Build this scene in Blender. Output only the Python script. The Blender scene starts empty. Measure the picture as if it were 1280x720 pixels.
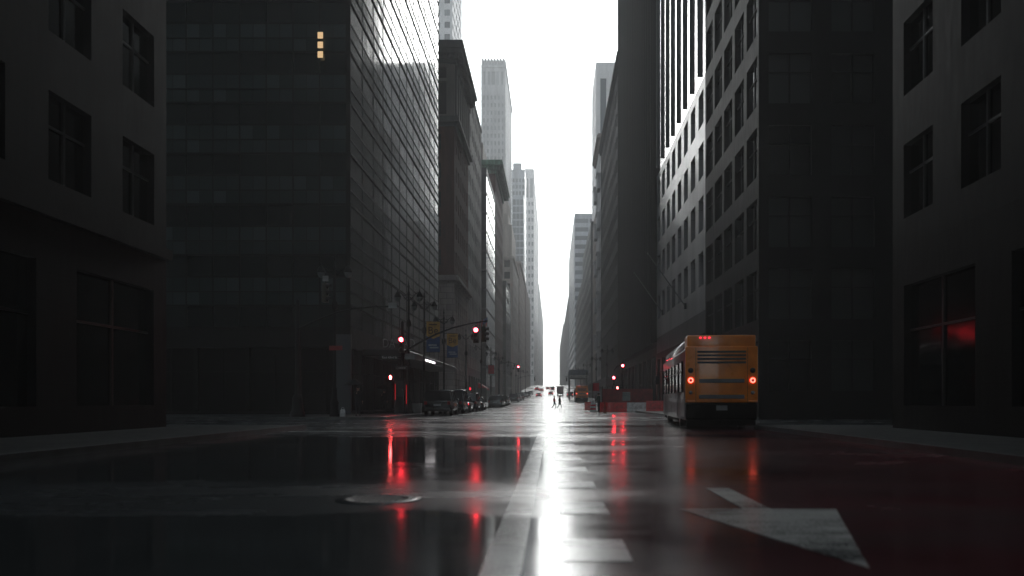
import bpy, bmesh, math, random
from mathutils import Vector, Matrix
random.seed(7)
R = math.radians
S = bpy.context.scene
C = S.collection
F = 1000.0            # focal length in photo pixels (photo 1280 wide)
CAMZ = 1.05
LX, RX = -13.5, 11.5  # street fronts left and right
KL, KR = -9.2, 7.6    # kerbs

# ------------------------------------------------------------------ terrain profile
_GP = [(-400, 0), (112, 0), (164, .7), (263, 2.2), (290, 3.0), (400, 7.0), (600, 12.6), (900, 17.5), (2400, 22)]
def _gl(y):
    for (a, za), (b, zb) in zip(_GP, _GP[1:]):
        if y <= b:
            return za + (zb - za) * (y - a) / (b - a)
    return _GP[-1][1]
def gz(y):
    return sum(_gl(y + k) for k in (-12, -8, -4, 0, 4, 8, 12)) / 7
def X(px, d): return (px - 690) / F * d
def Z(py, d): return CAMZ + (501 - py) / F * d

# ------------------------------------------------------------------ materials
def nodes(name):
    m = bpy.data.materials.new(name); m.use_nodes = True
    nt = m.node_tree; nt.nodes.clear()
    out = nt.nodes.new('ShaderNodeOutputMaterial')
    return m, nt, out
def N(nt, t, **kw):
    n = nt.nodes.new(t)
    for k, v in kw.items(): setattr(n, k, v)
    return n
def math_(nt, op, a, b=None, c=None, clamp=False):
    n = N(nt, 'ShaderNodeMath', operation=op, use_clamp=clamp)
    for i, v in enumerate((a, b, c)):
        if v is None: continue
        if hasattr(v, 'default_value') or hasattr(v, 'is_linked'): nt.links.new(v, n.inputs[i])
        else: n.inputs[i].default_value = v
    return n.outputs[0]
def mixc(nt, f, a, b):
    n = N(nt, 'ShaderNodeMix', data_type='RGBA')
    for s, v in ((0, f), (6, a), (7, b)):
        if hasattr(v, 'is_linked'): nt.links.new(v, n.inputs[s])
        elif s == 0: n.inputs[0].default_value = v
        else: n.inputs[s].default_value = (*v, 1) if len(v) == 3 else v
    return n.outputs[2]
def mixf(nt, f, a, b):
    n = N(nt, 'ShaderNodeMix', data_type='FLOAT')
    for s, v in ((0, f), (2, a), (3, b)):
        if hasattr(v, 'is_linked'): nt.links.new(v, n.inputs[s])
        else: n.inputs[s].default_value = v
    return n.outputs[0]
def noise(nt, scale, detail=4, vec=None, rough=.55):
    n = N(nt, 'ShaderNodeTexNoise'); n.inputs['Scale'].default_value = scale
    n.inputs['Detail'].default_value = detail; n.inputs['Roughness'].default_value = rough
    if vec is not None: nt.links.new(vec, n.inputs['Vector'])
    return n.outputs['Fac']
def scaled_pos(nt, sc, obj=False):
    if obj: p = N(nt, 'ShaderNodeTexCoord').outputs['Object']
    else: p = N(nt, 'ShaderNodeNewGeometry').outputs['Position']
    m = N(nt, 'ShaderNodeMapping'); m.inputs['Scale'].default_value = sc
    nt.links.new(p, m.inputs['Vector']); return m.outputs[0]
def ramp01(nt, v, lo, hi):
    n = N(nt, 'ShaderNodeMapRange', interpolation_type='SMOOTHSTEP')
    nt.links.new(v, n.inputs[0]); n.inputs[1].default_value = lo; n.inputs[2].default_value = hi
    return n.outputs[0]

def mat(name, col, rough=.5, metal=0, var=.25, scale=1.5, bump=.0, streak=False, obj=False, coat=0, spec=.5, joints=None, flat=False):
    m, nt, out = nodes(name)
    b = N(nt, 'ShaderNodeBsdfPrincipled')
    v = scaled_pos(nt, (1, 1, .18 if streak else 1), obj)
    f = ramp01(nt, noise(nt, scale, 6, v), .3, .7)
    lo = tuple(c * (1 - var) for c in col); hi = tuple(min(1, c * (1 + var)) for c in col)
    colr = mixc(nt, f, lo, hi)
    if joints:
        sp = N(nt, 'ShaderNodeSeparateXYZ'); nt.links.new(N(nt, 'ShaderNodeNewGeometry').outputs['Position'], sp.inputs[0])
        cb = N(nt, 'ShaderNodeCombineXYZ')
        if flat: nt.links.new(sp.outputs[0], cb.inputs[0]); nt.links.new(sp.outputs[1], cb.inputs[1])
        else: nt.links.new(math_(nt, 'ADD', sp.outputs[0], sp.outputs[1]), cb.inputs[0]); nt.links.new(sp.outputs[2], cb.inputs[1])
        bt = N(nt, 'ShaderNodeTexBrick'); nt.links.new(cb.outputs[0], bt.inputs['Vector'])
        bt.inputs['Scale'].default_value = 1; bt.inputs['Brick Width'].default_value = joints[0]; bt.inputs['Row Height'].default_value = joints[1]
        bt.inputs['Mortar Size'].default_value = joints[2]; bt.inputs['Mortar Smooth'].default_value = .2
        bt.inputs['Color1'].default_value = (1, 1, 1, 1); bt.inputs['Color2'].default_value = (.72, .72, .72, 1); bt.inputs['Mortar'].default_value = (.35, .35, .35, 1)
        mu = N(nt, 'ShaderNodeMix', data_type='RGBA', blend_type='MULTIPLY'); mu.inputs[0].default_value = 1
        nt.links.new(colr, mu.inputs[6]); nt.links.new(bt.outputs['Color'], mu.inputs[7]); colr = mu.outputs[2]
    nt.links.new(colr, b.inputs['Base Color'])
    f2 = noise(nt, scale * 4, 4, v)
    nt.links.new(math_(nt, 'MULTIPLY_ADD', f2, rough * .6, rough * .7, True), b.inputs['Roughness'])
    b.inputs['Metallic'].default_value = metal
    b.inputs['Coat Weight'].default_value = coat; b.inputs['Coat Roughness'].default_value = .06
    b.inputs['Specular IOR Level'].default_value = spec
    if bump:
        bn = N(nt, 'ShaderNodeBump'); bn.inputs['Strength'].default_value = bump; bn.inputs['Distance'].default_value = .02
        nt.links.new(noise(nt, scale * 12, 5, v), bn.inputs['Height']); nt.links.new(bn.outputs[0], b.inputs['Normal'])
    nt.links.new(b.outputs[0], out.inputs[0])
    return m

def glass_mat(name, dark, light, rough=.05, ior=1.5, wav=.02, mix_pow=2.0):
    """opaque building glass: per-window tint (blinds, dark rooms) and slightly wavy panes"""
    m, nt, out = nodes(name)
    b = N(nt, 'ShaderNodeBsdfPrincipled')
    r1 = N(nt, 'ShaderNodeObjectInfo').outputs['Random']
    r2 = N(nt, 'ShaderNodeNewGeometry').outputs['Random Per Island']
    r = math_(nt, 'FRACT', math_(nt, 'ADD', math_(nt, 'MULTIPLY', r1, 7.31), r2))
    f = math_(nt, 'POWER', r, mix_pow)
    nt.links.new(mixc(nt, f, dark, light), b.inputs['Base Color'])
    b.inputs['Roughness'].default_value = rough; b.inputs['IOR'].default_value = ior
    v = scaled_pos(nt, (1, 1, 1))
    bn = N(nt, 'ShaderNodeBump'); bn.inputs['Strength'].default_value = 1; bn.inputs['Distance'].default_value = wav
    nt.links.new(noise(nt, .45, 2, v), bn.inputs['Height']); nt.links.new(bn.outputs[0], b.inputs['Normal'])
    nt.links.new(b.outputs[0], out.inputs[0])
    return m

def emit(name, col, st):
    m, nt, out = nodes(name)
    e = N(nt, 'ShaderNodeEmission'); e.inputs[0].default_value = (*col, 1); e.inputs[1].default_value = st
    nt.links.new(e.outputs[0], out.inputs[0]); return m

def wet(name, kind):
    """wet asphalt / wet road paint: puddles (smooth, dark) against damp rough tarmac"""
    m, nt, out = nodes(name)
    b = N(nt, 'ShaderNodeBsdfPrincipled')
    pos = N(nt, 'ShaderNodeNewGeometry').outputs['Position']
    sep = N(nt, 'ShaderNodeSeparateXYZ'); nt.links.new(pos, sep.inputs[0])
    x, y = sep.outputs[0], sep.outputs[1]
    big = noise(nt, .16, 6, scaled_pos(nt, (.75, 1.5, 1)), .62)
    mid = noise(nt, .8, 5, scaled_pos(nt, (.5, 1.3, 1)), .6)
    wob = math_(nt, 'MULTIPLY', math_(nt, 'SUBTRACT', mid, .5), 2.0)
    yw = math_(nt, 'ADD', y, math_(nt, 'MULTIPLY', wob, math_(nt, 'MULTIPLY', y, .2)))
    def band(lo, hi, s):
        a = ramp01(nt, yw, lo - s, lo + s); c = ramp01(nt, yw, hi - s, hi + s)
        return math_(nt, 'SUBTRACT', a, c)
    left = ramp01(nt, math_(nt, 'MULTIPLY', x, -1), -.1, .25)
    pl = math_(nt, 'ADD', band(-60, 7.3, .25), band(10.4, 24, .8))
    pl = math_(nt, 'MULTIPLY', pl, left)
    right = math_(nt, 'MULTIPLY', math_(nt, 'SUBTRACT', 1.0, left), band(-60, 42, 6))
    n0 = math_(nt, 'MULTIPLY_ADD', math_(nt, 'SUBTRACT', big, .5), 3.4, .18)
    n0 = math_(nt, 'ADD', n0, math_(nt, 'MULTIPLY', wob, .34))
    pud = math_(nt, 'ADD', n0, math_(nt, 'MULTIPLY', pl, .8))
    pud = math_(nt, 'ADD', pud, math_(nt, 'MULTIPLY', right, .22), None, True)
    grain = noise(nt, 55, 3, scaled_pos(nt, (1, 1, 1)))
    if kind == 'road':
        dry = mixc(nt, ramp01(nt, big, .3, .7), (.032, .037, .040), (.066, .073, .076))
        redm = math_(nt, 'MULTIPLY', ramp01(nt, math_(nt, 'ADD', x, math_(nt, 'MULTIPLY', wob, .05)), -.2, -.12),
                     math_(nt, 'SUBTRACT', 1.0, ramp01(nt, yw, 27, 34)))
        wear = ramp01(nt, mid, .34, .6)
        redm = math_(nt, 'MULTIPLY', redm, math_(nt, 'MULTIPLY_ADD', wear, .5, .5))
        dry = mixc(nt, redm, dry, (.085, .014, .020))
        dry = mixc(nt, math_(nt, 'MULTIPLY', pud, .45), dry, (.018, .022, .023))
    else:
        wear = ramp01(nt, math_(nt, 'ADD', math_(nt, 'MULTIPLY', grain, .45), math_(nt, 'MULTIPLY', mid, .75)), .54, .70)
        dry = mixc(nt, wear, (.60, .60, .58), (.07, .075, .075))
        dry = mixc(nt, math_(nt, 'MULTIPLY', pud, .2), dry, (.18, .19, .19)); pud = math_(nt, 'MULTIPLY', pud, .55)
    nt.links.new(dry, b.inputs['Base Color'])
    rr = mixf(nt, pud, math_(nt, 'MULTIPLY_ADD', mid, .24, .16), .085)
    nt.links.new(rr, b.inputs['Roughness'])
    b.inputs['IOR'].default_value = 1.36
    h = math_(nt, 'MULTIPLY', grain, math_(nt, 'SUBTRACT', 1.02, pud))
    rip = noise(nt, 2.2, 3, scaled_pos(nt, (.6, 1.4, 1)))
    h = math_(nt, 'ADD', math_(nt, 'MULTIPLY', h, .35), math_(nt, 'MULTIPLY', rip, .35))
    bn = N(nt, 'ShaderNodeBump'); bn.inputs['Strength'].default_value = .45; bn.inputs['Distance'].default_value = .006
    nt.links.new(h, bn.inputs['Height']); nt.links.new(bn.outputs[0], b.inputs['Normal'])
    nt.links.new(b.outputs[0], out.inputs[0])
    return m

M = dict(
    road=wet('wet_asphalt', 'road'), paint=wet('wet_road_paint', 'paint'),
    ground=mat('earth', (.05, .05, .045), .8, scale=.4),
    walk=mat('wet_concrete', (.05, .054, .054), .35, scale=.8, bump=.2, joints=(1.5, 1.5, .02), flat=True, var=.4),
    kerb=mat('kerb_stone', (.10, .105, .105), .35, scale=2, bump=.2),
    iron=mat('cast_iron', (.016, .017, .018), .5, 0, scale=6, bump=.5, obj=True),
    pole=mat('painted_dark_metal', (.006, .007, .0075), .5, 0, scale=5, obj=True, spec=.15),
    black=mat('black_plastic', (.008, .009, .009), .4, scale=8, obj=True),
    blackmatte=mat('black_rubber', (.006, .006, .006), .8, scale=8, obj=True, spec=.1),
    lamp_glass=mat('lamp_glass', (.10, .11, .11), .2, obj=True),
    yellow=mat('signal_yellow', (.035, .033, .020), .4, obj=True),
    red=emit('red_signal_light', (1, .03, .045), 85), redlow=emit('dim_red_light', (1, .02, .04), 2.2),
    handlit=emit('lit_hand_signal', (1, .08, .08), 45),
    white_lit=emit('white_lamp', (1, .93, .95), 3.2), warm_lit=emit('warm_window_light', (1, .68, .36), .55),
    tail=emit('tail_light', (1, .03, .05), 1.5), ring=emit('ring_tail_light', (1, .10, .07), 5),
    tail_off=mat('red_plastic', (.22, .01, .015), .2, obj=True),
    lens_off=mat('dark_lens', (.02, .015, .012), .15, obj=True),
    # buildings
    l1_frame=mat('dark_mullion', (.004, .005, .005), .6, 0, scale=.5, spec=.1),
    l1_glass=glass_mat('green_grey_curtain_glass', (.020, .031, .031), (.046, .062, .062), .075, 1.4, .012),
    spandrel=glass_mat('dark_spandrel_glass', (.010, .015, .015), (.017, .024, .024), .09, 1.55, .012),
    limedark=mat('dark_limestone', (.085, .078, .072), .7, var=.3, scale=.6, bump=.3, streak=True),  # darker copy of the limestone, for the arcaded top
    brick=mat('dark_brick', (.085, .022, .017), .85, scale=2.5, bump=.3, streak=True, spec=.08),
    lime=mat('grimy_limestone', (.34, .285, .27), .7, var=.3, scale=.6, bump=.3, streak=True, joints=(1.6, .8, .03)),
    green_stone=mat('weathered_copper_cornice', (.030, .038, .037), .7, var=.35, scale=1.2, streak=True),
    pale=mat('pale_limestone', (.30, .30, .295), .65, var=.22, scale=.5, streak=True, joints=(2.4, 1.35, .03)),
    cream=mat('cream_brick', (.46, .40, .36), .7, var=.2, scale=.6, streak=True),
    verdigris=mat('verdigris_copper', (.09, .19, .13), .6, var=.4, scale=2, streak=True),
    redbrick=mat('red_brown_brick', (.10, .048, .044), .75, scale=1.5, streak=True),
    brownstone=mat('brown_stone', (.24, .19, .17), .7, scale=.8, streak=True),
    greystone=mat('grey_stone', (.38, .375, .385), .65, scale=.5, streak=True),
    bluegrey=mat('blue_grey_metal_panel', (.34, .365, .40), .3, .2, scale=.3, streak=True),
    whitestone=mat('hazed_white_concrete', (.80, .77, .77), .55, var=.12, scale=.4, streak=True),  # white wall colour, with the haze of far towers put into it
    honed=mat('honed_grey_stone', (.23, .232, .235), .33, var=.3, scale=.5, streak=True, spec=.5, coat=.08, joints=(3.47, 2.0, .02)),
    polished=mat('polished_white_stone', (.13, .132, .132), .08, var=.3, scale=.35, streak=True, spec=.9, coat=.7),
    bronze=mat('dark_bronze_panel', (.004, .006, .0068), .7, 0, scale=.4, streak=True, spec=.04),
    granite=mat('black_granite', (.004, .0045, .005), .55, scale=1.2, streak=True, spec=.06, joints=(1.5, .75, .015), var=.4),
    slate=mat('slate_grey_panel', (.028, .034, .037), .5, scale=.5, streak=True),
    glass=glass_mat('dark_window_glass', (.008, .010, .011), (.05, .055, .055), .06),
    glassdead=glass_mat('unlit_window_glass', (.003, .004, .004), (.007, .009, .009), .12, 1.2),
    glassblue=glass_mat('blue_grey_window_glass', (.04, .055, .07), (.14, .17, .20), .06, 1.6, .008),
    glassgreen=glass_mat('green_window_glass', (.012, .022, .022), (.03, .045, .045), .05, 1.6, .008),
    glasshaze=glass_mat('hazed_window_glass', (.14, .145, .15), (.30, .31, .32), .10, 1.5, .01),  # panes paler than plain glass: haze put into their colour
    roof=mat('roof_gravel', (.06, .06, .06), .9),
    # small things
    navy=mat('navy_banner', (.03, .075, .20), .6, obj=True, scale=3), gold=mat('gold_banner', (.48, .27, .055), .6, obj=True, scale=3),
    bannerpale=mat('pale_banner_print', (.3, .36, .44), .6, obj=True), bannertext=mat('brown_banner_print', (.07, .035, .012), .6, obj=True),
    signgreen=mat('street_sign_green', (.008, .022, .018), .35, obj=True), signwhite=mat('sign_white', (.30, .31, .31), .4, obj=True),
    signtext=mat('sign_lettering', (.75, .76, .76), .5, obj=True), signgrey=mat('sign_back_grey', (.22, .23, .23), .5, 0, obj=True),
    redcloth=mat('red_cloth', (.45, .014, .03), .7, obj=True, scale=3), stripe=mat('pale_cloth', (.3, .27, .27), .7, obj=True),
    rubber=mat('tyre_rubber', (.010, .010, .010), .6, obj=True, scale=9), rim=mat('alloy', (.22, .23, .23), .3, .8, obj=True),
    carblack=mat('black_car_paint', (.004, .005, .0055), .22, .0, var=.1, obj=True, coat=1), carblue=mat('midnight_blue_car_paint', (.010, .014, .028), .22, var=.1, obj=True, coat=1),
    cargrey=mat('grey_car_paint', (.045, .048, .05), .25, .4, var=.1, obj=True, coat=1), carsilver=mat('silver_car_paint', (.26, .27, .27), .25, .6, var=.1, obj=True, coat=1),
    carred=mat('red_car_paint', (.26, .02, .02), .25, var=.1, obj=True, coat=1), caryellow=mat('taxi_paint', (.48, .13, .05), .25, var=.1, obj=True, coat=1),
    carwhite=mat('white_car_paint', (.42, .41, .41), .25, var=.1, obj=True, coat=1), truckpink=mat('hazed_truck_paint', (.80, .62, .62), .45, var=.15, obj=True),  # pink truck paint is lightened, haze put into its colour
    carglass=glass_mat('car_glass', (.012, .014, .015), (.02, .022, .022), .05, 1.5, .0), chrome=mat('chrome', (.45, .46, .46), .12, 1, obj=True),
    orange=mat('orange_bus_paint', (.92, .25, .022), .30, var=.22, obj=True, scale=1.4, coat=.5), busside=mat('grey_bus_paint', (.03, .033, .036), .35, 0, var=.25, obj=True, coat=.15),
    bussilver=mat('silver_bus_panel', (.10, .105, .11), .4, .1, var=.35, obj=True, coat=.1), busroof=mat('bus_roof_blue_grey', (.035, .05, .068), .25, .1, var=.4, obj=True, coat=.6),
    barrier_red=mat('red_plastic_barrier', (.72, .03, .03), .35, obj=True, scale=3), barrier_white=mat('white_plastic_barrier', (.80, .78, .74), .4, var=.35, obj=True, scale=3),
    hoarding=mat('dark_red_hoarding', (.24, .022, .022), .6, var=.3, obj=True, scale=2), fence_green=mat('dark_green_ply', (.012, .024, .021), .6, var=.3, obj=True, scale=1),
    cone=mat('orange_red_plastic', (.42, .03, .012), .4, obj=True),
    skin=mat('skin', (.32, .19, .14), .5, obj=True), hair=mat('dark_hair', (.012, .009, .008), .6, obj=True), darkcloth=mat('dark_cloth', (.006, .010, .012), .8, obj=True),
    jeans=mat('dark_trousers', (.014, .015, .020), .8, obj=True), hivis=mat('green_work_jacket', (.020, .045, .038), .7, obj=True), shoe=mat('black_leather', (.008, .008, .008), .4, obj=True),
    umbrella=mat('black_umbrella_cloth', (.008, .009, .011), .8, obj=True, spec=.1), bag=mat('white_plastic_bag', (.5, .5, .5), .4, obj=True, scale=8),
    wood=mat('scaffold_plank', (.10, .10, .11), .7, obj=True), shed_blue=mat('blue_grey_shed_panel', (.075, .11, .14), .5, obj=True), pipe=mat('galvanised_pipe', (.14, .15, .15), .35, .7, obj=True),
)

# ------------------------------------------------------------------ mesh builder
class MB:
    def __init__(s): s.v = []; s.f = []; s.m = []; s.sm = []
    def add(s, vs, fs, mi=0, smooth=False, mx=None):
        o = len(s.v)
        s.v += [tuple(mx @ Vector(v)) if mx is not None else tuple(v) for v in vs]
        for f in fs: s.f.append([i + o for i in f]); s.m.append(mi); s.sm.append(smooth)
        return s
    def box(s, x0, x1, y0, y1, z0, z1, mi=0, mx=None):
        vs = [(x0, y0, z0), (x1, y0, z0), (x1, y1, z0), (x0, y1, z0), (x0, y0, z1), (x1, y0, z1), (x1, y1, z1), (x0, y1, z1)]
        return s.add(vs, [(0, 3, 2, 1), (4, 5, 6, 7), (0, 1, 5, 4), (1, 2, 6, 5), (2, 3, 7, 6), (3, 0, 4, 7)], mi, False, mx)
    def rbox(s, x0, x1, y0, y1, z0, z1, r=.05, seg=2, mi=0, mx=None, taper=None):
        bm = bmesh.new(); bmesh.ops.create_cube(bm, size=1)
        for v in bm.verts:
            v.co = Vector(((x0 + x1) / 2 + v.co.x * (x1 - x0), (y0 + y1) / 2 + v.co.y * (y1 - y0), (z0 + z1) / 2 + v.co.z * (z1 - z0)))
            if taper and v.co.z > (z0 + z1) / 2:
                v.co.x = (x0 + x1) / 2 + (v.co.x - (x0 + x1) / 2) * taper[0]; v.co.y = (y0 + y1) / 2 + (v.co.y - (y0 + y1) / 2) * taper[1]
        bmesh.ops.bevel(bm, geom=bm.edges[:], offset=r, segments=seg, affect='EDGES', profile=.6)
        bm.verts.index_update()
        s.add([v.co[:] for v in bm.verts], [[v.index for v in f.verts] for f in bm.faces], mi, seg > 1, mx); bm.free(); return s
    def tube(s, p0, p1, r0, r1=None, n=10, mi=0, caps=True, mx=None):
        r1 = r0 if r1 is None else r1
        p0, p1 = Vector(p0), Vector(p1); d = (p1 - p0).normalized()
        a = d.orthogonal().normalized(); b = d.cross(a)
        vs = []
        for p, r in ((p0, r0), (p1, r1)):
            for i in range(n):
                t = 2 * math.pi * i / n; vs.append(p + (a * math.cos(t) + b * math.sin(t)) * r)
        s.add(vs, [(i, (i + 1) % n, n + (i + 1) % n, n + i) for i in range(n)], mi, True, mx)
        if caps: s.add(vs, [list(range(n))[::-1], list(range(n, 2 * n))], mi, False, mx)
        return s
    def path(s, pts, rad, n=8, mi=0, mx=None):
        for i in range(len(pts) - 1):
            r0 = rad[i] if isinstance(rad, (list, tuple)) else rad; r1 = rad[i + 1] if isinstance(rad, (list, tuple)) else rad
            s.tube(pts[i], pts[i + 1], r0, r1, n, mi, True, mx)
        return s
    def lathe(s, prof, n=16, c=(0, 0, 0), mi=0, mx=None, smooth=True):
        vs = []; k = len(prof)
        for i in range(n):
            t = 2 * math.pi * i / n
            for r, z in prof: vs.append((c[0] + r * math.cos(t), c[1] + r * math.sin(t), c[2] + z))
        fs = []
        for i in range(n):
            j = (i + 1) % n
            for q in range(k - 1): fs.append((i * k + q, j * k + q, j * k + q + 1, i * k + q + 1))
        return s.add(vs, fs, mi, smooth, mx)
    def prism(s, poly, z0, z1, mi=0, mx=None):
        n = len(poly); vs = [(x, y, z0) for x, y in poly] + [(x, y, z1) for x, y in poly]
        return s.add(vs, [list(range(n))[::-1], list(range(n, 2 * n))] + [(i, (i + 1) % n, n + (i + 1) % n, n + i) for i in range(n)], mi, False, mx)
    def sphere(s, c, r, mi=0, sc=(1, 1, 1), n=12, mx=None):
        k = n // 2
        prof = [(max(1e-4, math.sin(math.pi * i / k)) * r, -math.cos(math.pi * i / k) * r) for i in range(k + 1)]
        m2 = Matrix.Translation(c) @ Matrix.Diagonal((*sc, 1))
        return s.lathe(prof, n, (0, 0, 0), mi, (mx @ m2) if mx is not None else m2)
    def build(s, name, mats, parent=None, loc=(0, 0, 0), rot=(0, 0, 0), off=None, clean=False):
        me = bpy.data.meshes.new(name)
        v = s.v if off is None else [(a - off[0], b - off[1], c - off[2]) for a, b, c in s.v]
        me.from_pydata(v, [], s.f)
        mats = mats if isinstance(mats, (list, tuple)) else [mats]
        for m in mats: me.materials.append(m)
        me.polygons.foreach_set('material_index', s.m); me.polygons.foreach_set('use_smooth', s.sm)
        if clean:
            bm = bmesh.new(); bm.from_mesh(me); bmesh.ops.remove_doubles(bm, verts=bm.verts, dist=1e-4); bmesh.ops.recalc_face_normals(bm, faces=bm.faces); bm.to_mesh(me); bm.free()
        me.update()
        o = bpy.data.objects.new(name, me); C.objects.link(o)
        o.location = loc; o.rotation_euler = rot
        if parent: o.parent = parent
        return o

def tag(o, label, cat=None, group=None, kind=None):
    if label: o['label'] = label
    if cat: o['category'] = cat
    if group: o['group'] = group
    if kind: o['kind'] = kind
    return o
def thing(name, label, cat, loc=(0, 0, 0), rz=0, group=None):
    o = bpy.data.objects.new(name, None); C.objects.link(o); o.empty_display_size = .3
    o.location = loc; o.rotation_euler = (0, 0, rz)
    return tag(o, label, cat, group)
def struct(o): o['kind'] = 'structure'; return o
def kids(o):
    return [c for c in C.objects if c.parent == o]
def dup(o, loc, rz=None, label=None, group=None, scale=None, parent=None):
    r = o.copy(); C.objects.link(r)
    if parent: r.parent = parent
    else:
        r.location = loc
        if rz is not None: r.rotation_euler = (0, 0, rz)
        if scale: r.scale = scale
        if label: r['label'] = label
        if group: r['group'] = group
    for c in _children[o.name]: dup(c, None, parent=r)
    _children.setdefault(r.name, [c for c in _tmpkids(r)])
    return r
_children = {}
def _tmpkids(r): return []
def index_children(o):
    ch = list(o.children); _children[o.name] = ch
    for c in ch: index_children(c)
def dup_thing(o, loc, rz=None, label=None, group=None, scale=None):
    index_children(o)
    return _dup(o, None, loc, rz, label, group, scale)
def _dup(o, parent, loc=None, rz=None, label=None, group=None, scale=None):
    r = o.copy(); C.objects.link(r)
    if parent is not None: r.parent = parent
    if loc is not None: r.location = loc
    if rz is not None: r.rotation_euler = (0, 0, rz)
    if scale is not None: r.scale = scale
    if label: r['label'] = label
    if group: r['group'] = group
    for c in _children[o.name]: _dup(c, r)
    return r

def text_mesh(txt, size, depth=.004):
    cu = bpy.data.curves.new('lettering', 'FONT'); cu.body = txt; cu.size = size; cu.extrude = depth
    cu.align_x = 'CENTER'; cu.align_y = 'CENTER'; cu.resolution_u = 3
    o = bpy.data.objects.new('lettering', cu); C.objects.link(o)
    dg = bpy.context.evaluated_depsgraph_get(); me = bpy.data.meshes.new_from_object(o.evaluated_get(dg))
    bpy.data.objects.remove(o); bpy.data.curves.remove(cu)
    return me
def lettering(txt, size, m, parent, loc, rot=(R(90), 0, 0)):
    me = text_mesh(txt, size); me.materials.clear(); me.materials.append(m)
    o = bpy.data.objects.new('lettering', me); C.objects.link(o); o.parent = parent; o.location = loc; o.rotation_euler = rot
    return o

# ------------------------------------------------------------------ camera, world, sun, haze
cam = bpy.data.cameras.new('camera'); co = bpy.data.objects.new('camera', cam); C.objects.link(co)
co.location = (0, 0, CAMZ); co.rotation_euler = (R(90), 0, 0)
cam.sensor_width = 36; cam.sensor_fit = 'HORIZONTAL'; cam.lens = 36 * F / 1280
cam.shift_x = (640 - 690) / 1280; cam.shift_y = 141 / 1280
cam.clip_start = .05; cam.clip_end = 6000
cam.dof.use_dof = True; cam.dof.focus_distance = 75; cam.dof.aperture_fstop = .95
S.camera = co

w = bpy.data.worlds.new('World'); S.world = w; w.use_nodes = True
nt = w.node_tree; nt.nodes.clear()
sky = N(nt, 'ShaderNodeTexSky', sky_type='NISHITA'); sky.sun_disc = False
SUN_EL, SUN_AZ = R(20), R(2)
sky.sun_elevation = SUN_EL; sky.sun_rotation = SUN_AZ
sky.air_density = 1.0; sky.dust_density = 1.0; sky.ozone_density = 1.0; sky.altitude = 0
hs = N(nt, 'ShaderNodeHueSaturation'); hs.inputs['Saturation'].default_value = .2
bg = N(nt, 'ShaderNodeBackground'); bg.inputs['Strength'].default_value = .145
ow = N(nt, 'ShaderNodeOutputWorld')
tint = N(nt, 'ShaderNodeMix', data_type='RGBA', blend_type='MULTIPLY'); tint.inputs[0].default_value = 1; tint.inputs[7].default_value = (.91, 1.0, 1.025, 1)
nt.links.new(sky.outputs[0], hs.inputs['Color']); nt.links.new(hs.outputs[0], tint.inputs[6]); nt.links.new(tint.outputs[2], bg.inputs[0]); nt.links.new(bg.outputs[0], ow.inputs[0])
sun = bpy.data.lights.new('sun', 'SUN'); sun.energy = 1.2; sun.angle = R(25); sun.color = (1, .985, .965)
so = bpy.data.objects.new('sun', sun); C.objects.link(so); so.location = (0, 100, 300)
sd = Vector((math.sin(SUN_AZ) * math.cos(SUN_EL), math.cos(SUN_AZ) * math.cos(SUN_EL), math.sin(SUN_EL)))
so.rotation_euler = sd.to_track_quat('Z', 'Y').to_euler()
S.view_settings.view_transform = 'Standard'; S.view_settings.look = 'None'; S.view_settings.gamma = 1
S.view_settings.exposure = 0.42
S.cycles.max_bounces = 6; S.cycles.diffuse_bounces = 2; S.cycles.glossy_bounces = 3; S.cycles.volume_bounces = 2
S.cycles.transmission_bounces = 2; S.cycles.transparent_max_bounces = 4
S.cycles.sample_clamp_indirect = 4; S.cycles.use_denoising = True
S.cycles.caustics_reflective = False; S.cycles.caustics_refractive = False

m, nt, out = nodes('thin_fog')
pv = N(nt, 'ShaderNodeVolumePrincipled')
pv.inputs['Color'].default_value = (.995, .993, .996, 1); pv.inputs['Density'].default_value = .00100; pv.inputs['Anisotropy'].default_value = .45
nt.links.new(pv.outputs[0], out.inputs['Volume'])
hz = MB().box(-420, 420, -170, 1850, -2.5, 235).build('haze', m); hz['kind'] = 'stuff'
hz['label'] = 'thin white fog filling the avenue and fading the far towers'; hz['category'] = 'fog'

# ------------------------------------------------------------------ ground, road, pavements
def strip(name, x0, x1, ys, mt, dz):
    mb = MB()
    for a, b in zip(ys, ys[1:]):
        mb.add([(x0, a, gz(a) + dz), (x1, a, gz(a) + dz), (x1, b, gz(b) + dz), (x0, b, gz(b) + dz)], [(0, 1, 2, 3)], 0, True)
    return struct(mb.build(name, mt, clean=True))
YS = [-160] + list(range(-150, 700, 6)) + list(range(700, 1841, 40))
strip('ground', -410, 410, YS, M['ground'], -.35)
strip('road', KL, KR, YS, M['road'], 0)
CROSS = [(30, 44.5), (95.5, 109.5), (153, 165), (226, 236), (321, 333), (397, 409)]
for a, b in CROSS[:3]:
    ys = [a + (b - a) * i / 3 for i in range(4)]
    strip('cross_street', -90, KL, ys, M['road'], 0); strip('cross_street', KR, 90, ys, M['road'], 0)
blocks = []
p = -160
for a, b in CROSS + [(1840, 1840)]:
    blocks.append((p, a)); p = b
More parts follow.
